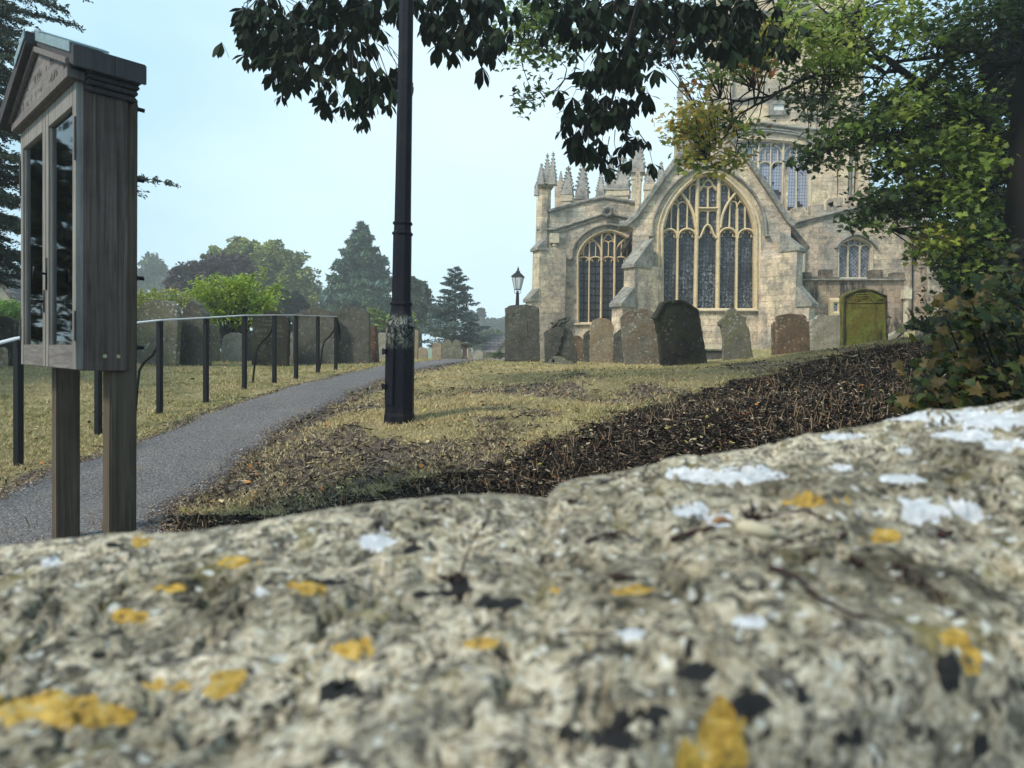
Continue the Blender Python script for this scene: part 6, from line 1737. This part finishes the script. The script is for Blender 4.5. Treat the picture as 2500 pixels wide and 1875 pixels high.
    limb([(1480, -40, 8.5), (1445, 60, 8.6), (1410, 130, 8.6), (1400, 178, 8.6), (1370, 205, 8.6), (1345, 225, 8.6), (1320, 250, 8.6), (1300, 265, 8.6)], 4, 2); limb([(1700, -30, 8.6), (1660, 30, 8.6), (1600, 60, 8.6), (1560, 110, 8.6)], 6, 2); limb([(1330, -30, 8.6), (1300, 40, 8.6), (1270, 110, 8.6)], 4, 2)
    m.build('limbs', BARKD, tree, True)
    m = MB(); BR = np.array(br)
    for c in cents:
        d = ((BR - c) ** 2).sum(1); j = np.argmin(d)
        if d[j] > 2.2: continue
        a = Vector(BR[j]); b = Vector(c); md = a.lerp(b, .5) + Vector((random.uniform(-.08, .08), random.uniform(-.05, .05), random.uniform(-.02, .12)))
        m.tube([a, md, b], [.009, .006, .003], 4, False)
    m.build('twigs', BARKD, tree)
    # unseen leaves added above the frame to shade the bank
    n = 12000; X = rng.uniform(4.6, 10.5, n); Y = rng.uniform(3.5, 9.5, n); Z = 1.5 + .56 * Y + 1.0 + np.abs(rng.normal(0, 1.3, n))
    k = fbm(X * .8, Y * .8, 5, 3) > .42; X, Y, Z = X[k], Y[k], Z[k]; n = len(X)
    c = np.array(PALS['g'])[rng.integers(0, 3, n)]
    scatter('added_shade_foliage', MLV, MLF, np.stack([X, Y, Z], 1), rotmats(n, tilt=np.abs(rng.normal(0, .6, n))), rng.uniform(.12, .22, n), c, LEAF, tree)


def near_shrub():
    """young maple growing just behind the wall at the right, large blurred leaves"""
    bx = Vector((1.75, 2.25, 0)); bx.z = gz1(bx.x, bx.y)
    t = thing('maple_sapling', 'low maple growth with browning leaves close behind the wall at the right edge', 'shrub', tuple(bx))
    B = [(2330, 770, 110, 40, 16), (2430, 740, 80, 60, 16), (2440, 850, 80, 70, 30), (2350, 860, 60, 50, 16), (2390, 950, 110, 40, 34), (2290, 970, 60, 28, 14), (2470, 950, 60, 50, 16), (2480, 660, 40, 80, 16), (2270, 900, 40, 30, 5), (2500, 800, 60, 120, 20), (2230, 1000, 20, 10, 3)]
    Ps = []; Cs = []
    pal = np.array([(.02, .036, .007), (.045, .07, .012), (.075, .055, .012), (.12, .085, .018), (.010, .018, .005), (.08, .095, .02)])
    for (cx, cy, rx, ry, n) in B:
        n *= 9; p, i, c = blob_pts(cx, cy, rx, ry, n, 1.75, 2.5, 8, .04); Ps.append(p); Cs.append(pal[rng.integers(0, 6, n)] * rng.uniform(.5, 1.1, (n, 1)))
    Ps = np.concatenate(Ps); Cs = np.concatenate(Cs); n = len(Ps)
    scatter('foliage', MLV, MLF, Ps, rotmats(n, tilt=np.abs(rng.normal(.9, .4, n)), az=rng.normal(-1.6, .9, n)), rng.uniform(.015, .042, n), Cs, LEAF, t)
    m = MB()
    for p in Ps[::40]:
        p = Vector(p); q = bx + Vector((random.uniform(-.2, .2), random.uniform(-.2, .2), -.05)); md = q.lerp(p, .5) + Vector((.1, 0, .1)); m.tube([q, md, p], [.008, .005, .002], 5, False)
    m.build('stem', BARKD, t)


def leafquad():
    return np.array([[-.5, 0, 0], [0, -.28, .06], [.5, 0, 0], [0, .28, .06]]), np.array([[0, 1, 2, 3]])


def crown(name, label, Y, blobs, pal, n, size, trunk=None, droop=0, group=None, cat='tree', shape='ball', bark=None, mat=None, depth=.8):
    """tree far away: blobs (px,py,rx,ry[,weight]) at depth Y; leaves on and in lobes"""
    bc = P(sum(b[0] for b in blobs) / len(blobs), 870, Y); z0 = gz1(bc.x, bc.y); base = Vector((bc.x, bc.y, z0))
    t = thing(name, label, cat, tuple(base), group)
    A = np.array([b[2] * b[3] for b in blobs], float); A /= A.sum(); s = Y / F
    Ps = []; Cs = []; pal = np.array(pal)
    for b, a in zip(blobs, A):
        c = np.array(P(b[0], b[1], Y)); k = max(60, int(n * a)); nl = max(9, int(20 * a * len(blobs)))
        # small lobes over the blob
        u = rng.normal(0, 1, (nl * 3, 3)); u /= np.linalg.norm(u, axis=1)[:, None]; rr = rng.uniform(.35, 1.0, (nl * 3, 1))
        R3 = np.array([b[2] * s, min(b[2], b[3]) * s * depth, b[3] * s])
        lc = c + u * rr * R3; lr = rng.uniform(.16, .46, (nl * 3, 1)) * R3.min() * 1.1
        li = rng.integers(0, nl * 3, k); v = rng.normal(0, 1, (k, 3)); v /= np.linalg.norm(v, axis=1)[:, None]
        p = lc[li] + v * lr[li] * rng.uniform(.55, 1.08, (k, 1)) * np.array([1, 1, .8])
        lcol = pal[rng.integers(0, len(pal), nl * 3)] * rng.uniform(.7, 1.3, (nl * 3, 1))
        Ps.append(p); Cs.append(lcol[li] * rng.uniform(.7, 1.35, (k, 1)))
    Ps = np.concatenate(Ps); Cs = np.concatenate(Cs)
    k = Ps[:, 2] > z0 + .1; Ps, Cs = Ps[k], Cs[k]; m_ = len(Ps)
    tv, tf = leafquad(); R = rotmats(m_, tilt=rng.uniform(.2, 1.4, m_))
    scatter('foliage', tv, tf, Ps, R, rng.uniform(.6, 1.4, m_) * size, Cs, mat or FAR, t)
    m = MB(); top = max(b[1] - b[3] * .2 for b in blobs); tw = trunk or .02 * Y * .35
    cc = P(blobs[0][0], blobs[0][1], Y)
    m.tube([base - Vector((0, 0, .3)), base.lerp(cc, .5), cc], [tw, tw * .75, tw * .35], 8)
    for b in blobs: e = P(b[0], b[1], Y); q = base.lerp(cc, .45); m.tube([q, q.lerp(e, .5) + Vector((0, 0, .2)), e], [tw * .45, tw * .3, tw * .1], 6)
    m.build('trunk', bark or BARK, t, True)
    return t


def conifer(name, label, Y, apex, base_y, half, pal, n, size, layers, droop, gap, cat='tree'):
    a = P(apex[0], apex[1], Y); gnd = P(apex[0], 872, Y); z0 = gz1(gnd.x, gnd.y); zb = P(apex[0], base_y, Y).z; s = Y / F
    base = Vector((a.x, a.y, z0)); t = thing(name, label, cat, tuple(base)); H = a.z - zb
    Ps = []; Cs = []; m = MB(); pal = np.array(pal); Ds = []
    nb = layers * 9
    for i in range(nb):
        f = ((i + random.random()) / nb) ** .85        # 0 top .. 1 bottom
        z = a.z - H * f * .98; az = random.uniform(0, 6.283)
        prof = (f ** .72) if f < .8 else (1 - (f - .8) * .6) * .85
        L = half * s * prof * random.uniform(.5, 1.2) + .15
        d = Vector((math.cos(az), math.sin(az), 0)); st = Vector((a.x, a.y, z)); up = (.35 * (1 - f) - droop * f) * L
        e = st + d * L + Vector((0, 0, up))
        m.tube([st, st.lerp(e, .5) + Vector((0, 0, .06 * L)), e], [.05 * s * 12 * (.3 + f), .03 * s * 12 * (.3 + f), .01 * s * 12], 5, False)
        k = int(n / nb * (.3 + 1.2 * f)); u = rng.uniform(.12 if gap < .5 else .2, 1.02, k) ** .7
        w = (1 - u * .75) * L * .30
        off = rng.normal(0, 1, (k, 3)); sd = np.array([-d.y, d.x, 0])
        p = np.array(st)[None] + np.outer(u, np.array(e - st)) + sd[None] * (off[:, :1] * w[:, None]) + np.array([0, 0, 1.0])[None] * (off[:, 1:2] * w[:, None] * (.28 if gap > .5 else .5) - (abs(off[:, 2:3]) * .10 * L * droop))
        Ps.append(p); c = pal[random.randrange(len(pal))] * random.uniform(.7, 1.35); Cs.append(c[None] * rng.uniform(.65, 1.4, (k, 1)))
    Ps = np.concatenate(Ps); Cs = np.concatenate(Cs); k = Ps[:, 2] > z0 + .05; Ps, Cs = Ps[k], Cs[k]; q = len(Ps)
    tv = np.array([[-.5, 0, 0], [0, -.13, .03], [.5, 0, -.1], [0, .13, .03]]); tf = np.array([[0, 1, 2, 3]])
    R = rotmats(q, tilt=rng.uniform(0, .9, q) if gap > .5 else rng.uniform(.6, 1.6, q))
    scatter('foliage', tv, tf, Ps, R, rng.uniform(.6, 1.5, q) * size, Cs, NEEDLE, t)
    m.build('limbs', BARK, t)
    m = MB(); m.tube([base - Vector((0, 0, .3)), Vector((a.x, a.y, zb)), a], [.012 * Y * .4, .009 * Y * .4, .01], 8); m.build('trunk', BARK, t, True)


def left_cedar():
    Y = 13; bx = P(-330, 860, 13.5); bx.z = gz1(bx.x, bx.y)
    t = thing('yew_tree', 'dark feathery evergreen behind the notice board at the left edge', 'tree', tuple(bx))
    bo = [((185, -15), 14), ((150, 25), 13), ((165, 60), 13.5), ((120, 100), 12.5), ((100, 150), 13), ((95, 200), 12), ((60, 240), 13), ((70, 300), 12.5), ((40, 340), 13), ((75, 395), 12), ((60, 350), 14), ((405, 450), 12.6), ((320, 470), 12.4), ((110, 470), 12.5), ((130, 520), 13), ((90, 560), 12.5),
          ((120, 600), 13), ((60, 640), 12.6), ((80, 690), 13.2), ((20, 700), 12.6), ((130, -60), 12.8), ((40, -80), 13), ((-20, 20), 11.8), ((0, 110), 12), ((10, 180), 11.8), ((0, 260), 12), ((-10, 420), 12), ((20, 500), 12.2), ((10, 590), 11.9), ((200, -50), 13.6), ((110, 645), 13.6), ((50, 430), 12.1), ((-40, 640), 12), ((60, 60), 12.2), ((30, 20), 12)]
    Ps = []; Ds = []; Cs = []; m = MB()
    top = Vector((bx.x, bx.y, 0))
    for (e_, Yb) in bo + [((random.uniform(-700, -60), random.uniform(-100, 690)), random.uniform(10.5, 15.5)) for _ in range(60)] + [((random.uniform(-40, 125) * (1 - .3 * abs(k / 20 - .5)), -60 + k * 19 + random.uniform(-10, 10)), random.uniform(11, 14)) for k in range(40)] + [((random.uniform(-1500, -300), random.uniform(100, 800)), random.uniform(6.5, 10)) for _ in range(40)]:  # boughs ending beyond the left edge are added so the board glass reflects dark
        e = P(e_[0], e_[1], Yb); s = Vector((bx.x, bx.y, e.z + random.uniform(-.3, .8)))
        L = (e - s).length; N_ = 26
        q = [s.lerp(e, i / N_) + Vector((0, 0, .35 * math.sin(math.pi * i / N_) - .12 * math.sin(5 * i / N_) * .3)) for i in range(N_ + 1)]
        m.tube(q, [.045 * (1 - i / N_) + .006 for i in range(N_ + 1)], 5, False)
        d = (e - s).normalized(); sd = Vector((-d.y, d.x, 0)).normalized()
        for i in range(8, N_ + 1):
            f = i / N_
            for sg in (-1, 1):
                for _ in range(3):
                    tl = random.uniform(.15, .70) * (1.2 - f * .75)
                    td = (d * random.uniform(.5, 1.2) + sd * sg * random.uniform(.2, 1.1) + Vector((0, 0, random.uniform(-.45, .12)))).normalized()
                    a = q[i]; b = a + td * tl
                    if random.random() < .55: m.tube([a, b], [.005, .002], 3, False)
                    k = int(5 + tl * 50); u = rng.uniform(.05, 1, k)
                    p = np.array(a)[None] + np.outer(u * tl, np.array(td)) + rng.normal(0, .022, (k, 3)); Ps.append(p)
                    Ds.append(np.repeat(np.array([[td.x, td.y, td.z]]), k, 0)); c = np.array([.026, .040, .020]) * random.uniform(.6, 1.7); Cs.append(c[None] * rng.uniform(.6, 1.4, (k, 1)))
    # leaves added out of view at the left to darken the board glass reflection
    for _ in range(170):
        c = np.array([rng.uniform(-17, -9.5), rng.uniform(6.0, 13), rng.uniform(.8, 5.2)]); k = 60
        if c[0] / c[1] > -.86: continue
        Ps.append(c + rng.normal(0, 1, (k, 3)) * [.45, .45, .22]); Ds.append(rng.normal(0, 1, (k, 3))); Cs.append(np.array([[.03, .045, .022]]) * rng.uniform(.5, 1.6, (k, 1)))
    Ps = np.concatenate(Ps); Ds = np.concatenate(Ds); Cs = np.concatenate(Cs); q = len(Ps); szs = np.where(Ps[:, 0] / Ps[:, 1] < -.84, 3.0, 1.0)
    # elongated leaves roughly along the twig
    r = rng.normal(0, .55, (q, 3)); a = Ds + r; a /= np.linalg.norm(a, axis=1)[:, None]; b = np.cross(a, rng.normal(0, 1, (q, 3))); b /= np.linalg.norm(b, axis=1)[:, None]; R = np.stack([a, b, np.cross(a, b)], 2)
    tv = np.array([[-.5, 0, 0], [0, -.20, 0], [.5, 0, 0], [0, .20, 0]]); tf = np.array([[0, 1, 2, 3]])
    scatter('foliage', tv, tf, Ps, R, rng.uniform(.04, .085, q) * szs, Cs, NEEDLE, t)
    m.build('limbs', BARKD, t)
    m = MB(); m.tube([bx - Vector((0, 0, .3)), bx + Vector((0, 0, 3)), bx + Vector((0, 0, 10))], [.5, .4, .15], 12); m.build('trunk', BARKD, t, True)


def bright_shrub(name, label, blobs, Y, pal, n, size, sprays=()):
    bc = P(blobs[0][0], 860, Y); z0 = gz1(bc.x, bc.y); t = thing(name, label, 'shrub', (bc.x, bc.y, z0)); Ps = []; Cs = []; pal = np.array(pal); m = MB(); base = Vector((bc.x, bc.y, z0 - .1))
    A = sum(b[2] * b[3] for b in blobs); Dr = []
    for b in blobs:
        p, i, c = blob_pts(b[0], b[1], b[2], b[3], int(n * b[2] * b[3] / A), Y - .8, Y + .8, 14, .13)
        cc = pal[rng.integers(0, len(pal), len(c))][i] * rng.uniform(.75, 1.3, (len(p), 1)); Ps.append(p); Cs.append(cc)
        for e in c[::3]: e = Vector(e); m.tube([base, base.lerp(e, .5) + Vector((0, 0, .25)), e], [.022, .012, .004], 4, False)
    for (x0, y0, x1, y1) in sprays:
        a = P(x0, y0, Y); b = P(x1, y1, Y); k = 60; u = rng.uniform(0, 1, k); p = np.array(a)[None] + np.outer(u, np.array(b - a)) + rng.normal(0, .05, (k, 3)); Ps.append(p); Cs.append(pal[rng.integers(0, len(pal), k)] * rng.uniform(.8, 1.2, (k, 1))); m.tube([a, b], [.008, .003], 4, False)
    Ps = np.concatenate(Ps); Cs = np.concatenate(Cs); k = Ps[:, 2] > z0; Ps, Cs = Ps[k], Cs[k]; q = len(Ps)
    tv = np.array([[0, 0, 0], [.3, -.2, -.05], [.6, -.18, -.2], [1.0, 0, -.5], [.6, .18, -.2], [.3, .2, -.05]]); tf = np.array([[0, 1, 5, 5], [1, 2, 4, 5], [2, 3, 4, 4]])
    tf = np.array([[0, 1, 5], [1, 2, 5], [2, 4, 5], [2, 3, 4]])
    scatter('foliage', tv, tf, Ps, rotmats(q, tilt=np.abs(rng.normal(.1, .4, q))), rng.uniform(.6, 1.3, q) * size, Cs, LEAF, t)
    m.build('stem', BARK, t)


chestnut(); maple(); near_shrub(); left_cedar()
YG = [(.30, .40, .035), (.22, .33, .03), (.38, .45, .06)]
bright_shrub('golden_shrub', 'bright yellow-green small tree with drooping leaves behind the left headstones', [(565, 715, 65, 42), (600, 760, 55, 40), (530, 745, 50, 45), (640, 735, 40, 32), (500, 700, 35, 26), (590, 700, 50, 26), (560, 790, 50, 20)], 19, YG, 5200, .13,
             [(640, 720, 700, 680), (620, 710, 650, 655), (640, 740, 668, 705), (520, 700, 528, 668), (590, 700, 628, 665), (560, 700, 600, 672), (590, 745, 690, 700)])
bright_shrub('golden_shrub', 'lower yellowish shrub behind the wide lichened headstone', [(370, 725, 40, 22), (430, 722, 40, 20), (460, 735, 30, 20), (340, 740, 30, 25), (400, 750, 60, 20)], 21, [(.27, .30, .06), (.20, .25, .04), (.33, .33, .08)], 2200, .12)
bright_shrub('green_shrub', 'bright green bush behind the stone wall at the far left', [(20, 760, 50, 28), (60, 765, 40, 25), (-40, 755, 60, 30)], 19, [(.10, .20, .03), (.15, .27, .04)], 2600, .12)
crown('green_shrub', 'light green bush in front of the tall conifer, left of the lamp post', 42, [(945, 785, 30, 25), (990, 790, 30, 28), (910, 770, 20, 18)], [(.16, .24, .05), (.22, .30, .06)], 5000, .22, cat='shrub')
crown('copper_beech', 'purple-leaved beech left of the big green tree', 58, [(500, 680, 80, 55), (445, 700, 45, 35), (570, 665, 55, 50), (610, 720, 50, 40), (520, 730, 80, 40)], [(.065, .036, .050), (.085, .05, .06), (.075, .065, .055)], 26000, .30)
crown('lime_tree', 'large rounded green tree, tallest of the broadleaf trees at the left', 70, [(650, 650, 80, 60), (600, 625, 70, 42), (710, 680, 60, 60), (560, 640, 60, 40), (740, 730, 50, 50), (660, 720, 90, 60), (520, 650, 40, 30)], [(.17, .21, .055), (.25, .28, .07), (.12, .15, .05), (.32, .34, .09)], 42000, .36)
crown('dark_yew', 'low dark evergreen under the right side of the big green tree', 50, [(690, 740, 55, 35), (650, 760, 50, 30), (730, 750, 35, 25)], [(.018, .030, .018), (.028, .042, .022)], 14000, .24)
crown('hazy_tree', 'faint hazy tree far behind, beside the notice board', 130, [(375, 665, 38, 38), (345, 690, 30, 30), (400, 700, 30, 30)], [(.07, .10, .05), (.09, .12, .06)], 9000, .8)
conifer('tall_conifer', 'tall blue-green conifer with ragged top left of the lamp post', 66, (882, 548), 800, 100, [(.075, .13, .085), (.11, .17, .10), (.065, .11, .09)], 42000, .62, 30, .25, .2)
crown('grey_green_tree', 'grey-green tree just right of the lamp post', 56, [(1020, 735, 34, 45), (1000, 700, 26, 26), (1050, 770, 32, 34), (1035, 715, 26, 18), (1000, 790, 34, 30)], [(.08, .12, .075), (.12, .15, .08), (.06, .09, .065)], 18000, .30)
conifer('blue_cedar', 'blue-green cedar with open layered boughs right of the lamp post', 46, (1112, 652), 850, 84, [(.12, .18, .17), (.16, .23, .21), (.09, .14, .14)], 15000, .30, 17, .05, .9)
crown('far_pine', 'small dark rounded pine top on the hazy skyline', 150, [(1175, 765, 11, 13), (1150, 768, 14, 10)], [(.03, .05, .04)], 3500, .6, group=None)
crown('far_tree', 'hazy tree on the skyline above the cottage roof', 170, [(1195, 790, 22, 16), (1170, 800, 26, 18), (1215, 795, 18, 18), (1235, 800, 18, 22), (1250, 790, 12, 14)], [(.06, .09, .05), (.05, .08, .055)], 9000, .9)
crown('far_hedge_tree', 'pale green leafy bank of trees behind the cottage', 90, [(1170, 830, 36, 24), (1200, 822, 30, 18), (1230, 830, 34, 20)], [(.10, .15, .06), (.08, .12, .05)], 9000, .5)
crown('cottage_bush', 'small dark green bush in front of the cottage', 40, [(1216, 868, 15, 9)], [(.05, .09, .02), (.09, .14, .03)], 1600, .14, cat='shrub')
crown('dark_hedge', 'dark hedge behind the low pale headstones at the left', 34, [(450, 800, 60, 30), (560, 820, 60, 30), (680, 800, 60, 30), (780, 800, 50, 30), (860, 800, 50, 35), (360, 810, 60, 30)], [(.03, .05, .02), (.05, .08, .03)], 22000, .2, cat='hedge')
crown('hillside_wood', 'dim wooded rise behind the pale house at the far left', 110, [(-60, 700, 120, 60), (60, 700, 90, 40), (150, 720, 120, 40), (260, 730, 100, 40), (320, 740, 60, 30)], [(.05, .075, .045), (.06, .09, .05)], 16000, .8)
crown('ivy_thicket', 'near-black ivy-hung evergreen thicket at the right edge behind the maple', 13.5, [(2400, 620, 80, 120), (2460, 400, 90, 160), (2440, 200, 60, 160), (2370, 740, 70, 80), (2500, 700, 90, 160), (2360, 620, 45, 80), (2520, 100, 80, 160)], [(.012, .018, .009), (.018, .028, .012), (.010, .012, .008)], 26000, .13, mat=LEAFD)
crown('low_bramble', 'leafy green undergrowth along the top right of the bank', 11.5, [(2260, 800, 45, 20), (2310, 790, 40, 26), (2230, 790, 22, 14), (2350, 810, 40, 26), (2180, 835, 20, 8)], [(.07, .12, .03), (.10, .15, .04), (.05, .09, .02)], 5000, .06, cat='undergrowth', mat=LEAF)
# distant rising ground
V = []; xs = np.linspace(-420, 420, 120)
for y, a in ((150, 0), (230, 1), (330, 1.4)):
    for x in xs: V.append((x, y, 1.2 + a * (3.0 + 2.2 * math.sin(x * .012 + 1) + 1.2 * math.sin(x * .031))))
i = np.arange(360).reshape(3, 120); Fc = np.stack([i[:-1, :-1], i[:-1, 1:], i[1:, 1:], i[1:, :-1]], 2).reshape(-1, 4)
tag(big('hills', np.array(V), Fc, plain('hill_green', (.10, .14, .05), .95, scale=.1), None, None, True), kind='structure')
# ---------------------------------------------------------------- camera, light, air
cam = bpy.data.cameras.new('camera'); co = bpy.data.objects.new('camera', cam); COL.objects.link(co)
cam.lens = 36 * F / 2500; cam.sensor_width = 36; cam.clip_end = 2000; cam.clip_start = .01
co.matrix_world = Matrix.Translation(CAM) @ ROT.to_4x4(); S.camera = co
cam.dof.use_dof = True; cam.dof.focus_distance = 14; cam.dof.aperture_fstop = 8.0
SUN_EL, SUN_AZ = rad(46), rad(-130)      # azimuth from +Y, clockwise negative = from the left, a little behind
w = bpy.data.worlds.new('World'); S.world = w; w.use_nodes = True; nt = w.node_tree; n = nt.nodes; l = nt.links
sky = n.new('ShaderNodeTexSky'); sky.sky_type = 'NISHITA'; sky.sun_disc = False; sky.sun_elevation = SUN_EL; sky.sun_rotation = SUN_AZ
sky.air_density = 1.4; sky.dust_density = 3.0; sky.ozone_density = 1.5
tc = n.new('ShaderNodeTexCoord'); mp = n.new('ShaderNodeMapping'); mp.inputs['Scale'].default_value = (1.6, 1.6, 3.4); l.new(tc.outputs['Generated'], mp.inputs[0])
no = n.new('ShaderNodeTexNoise'); no.inputs['Scale'].default_value = 1.5; no.inputs['Detail'].default_value = 5; no.inputs['Roughness'].default_value = .5; l.new(mp.outputs[0], no.inputs[0])
cr = n.new('ShaderNodeValToRGB'); cr.color_ramp.elements[0].position = .38; cr.color_ramp.elements[0].color = (3.6, 6.4, 8.4, 1); cr.color_ramp.elements[1].position = .66; cr.color_ramp.elements[1].color = (6.0, 8.6, 10.0, 1)
l.new(no.outputs[0], cr.inputs[0])
mx = n.new('ShaderNodeMixRGB'); mx.inputs[0].default_value = .85; l.new(sky.outputs[0], mx.inputs[1]); 
dp = n.new('ShaderNodeVectorMath'); dp.operation = 'DOT_PRODUCT'; l.new(tc.outputs['Generated'], dp.inputs[0]); gd = ray(1230, 520).normalized(); dp.inputs[1].default_value = tuple(gd)
gl = n.new('ShaderNodeValToRGB'); gl.color_ramp.elements[0].position = .86; gl.color_ramp.elements[0].color = (0, 0, 0, 1); gl.color_ramp.elements[1].position = 1.0; gl.color_ramp.elements[1].color = (.6, .6, .6, 1); gl.color_ramp.interpolation = 'EASE'; l.new(dp.outputs['Value'], gl.inputs[0])
gm_ = n.new('ShaderNodeMixRGB'); gm_.inputs[2].default_value = (9.2, 11.0, 11.8, 1); l.new(gl.outputs[0], gm_.inputs[0]); l.new(cr.outputs[0], gm_.inputs[1]); l.new(gm_.outputs[0], mx.inputs[2])
bg = n['Background']; l.new(mx.outputs[0], bg.inputs[0]); bg.inputs[1].default_value = .050
sun = bpy.data.lights.new('sun', 'SUN'); sun.energy = 1.5; sun.angle = rad(10); sun.color = (1, .93, .82)
so_ = bpy.data.objects.new('sun', sun); COL.objects.link(so_)
d = Vector((math.sin(SUN_AZ) * math.cos(SUN_EL), math.cos(SUN_AZ) * math.cos(SUN_EL), math.sin(SUN_EL)))
so_.rotation_euler = (-d).to_track_quat('-Z', 'Y').to_euler()
if HAZE:
    m = MB(); fr = Frame((0, 0, 0)); m.box(fr, -330, 330, -2.5, 62, -430, 60)
    ho = m.build('haze', None); t = bpy.data.materials.new('haze_air'); t.use_nodes = True; t.node_tree.nodes.clear()
    pv = t.node_tree.nodes.new('ShaderNodeVolumePrincipled'); pv.inputs['Color'].default_value = (.90, .96, 1, 1); pv.inputs['Density'].default_value = .0020; pv.inputs['Anisotropy'].default_value = 0
    ou = t.node_tree.nodes.new('ShaderNodeOutputMaterial'); t.node_tree.links.new(pv.outputs[0], ou.inputs['Volume']); ho.data.materials.append(t)
    tag(ho, kind='stuff')
S.view_settings.view_transform = 'Standard'; S.view_settings.look = 'None'; S.view_settings.gamma = 1; S.view_settings.exposure = 1.42
S.cycles.max_bounces = 6; S.cycles.diffuse_bounces = 3; S.cycles.glossy_bounces = 3; S.cycles.transparent_max_bounces = 8; S.cycles.volume_bounces = 1
S.cycles.use_denoising = True
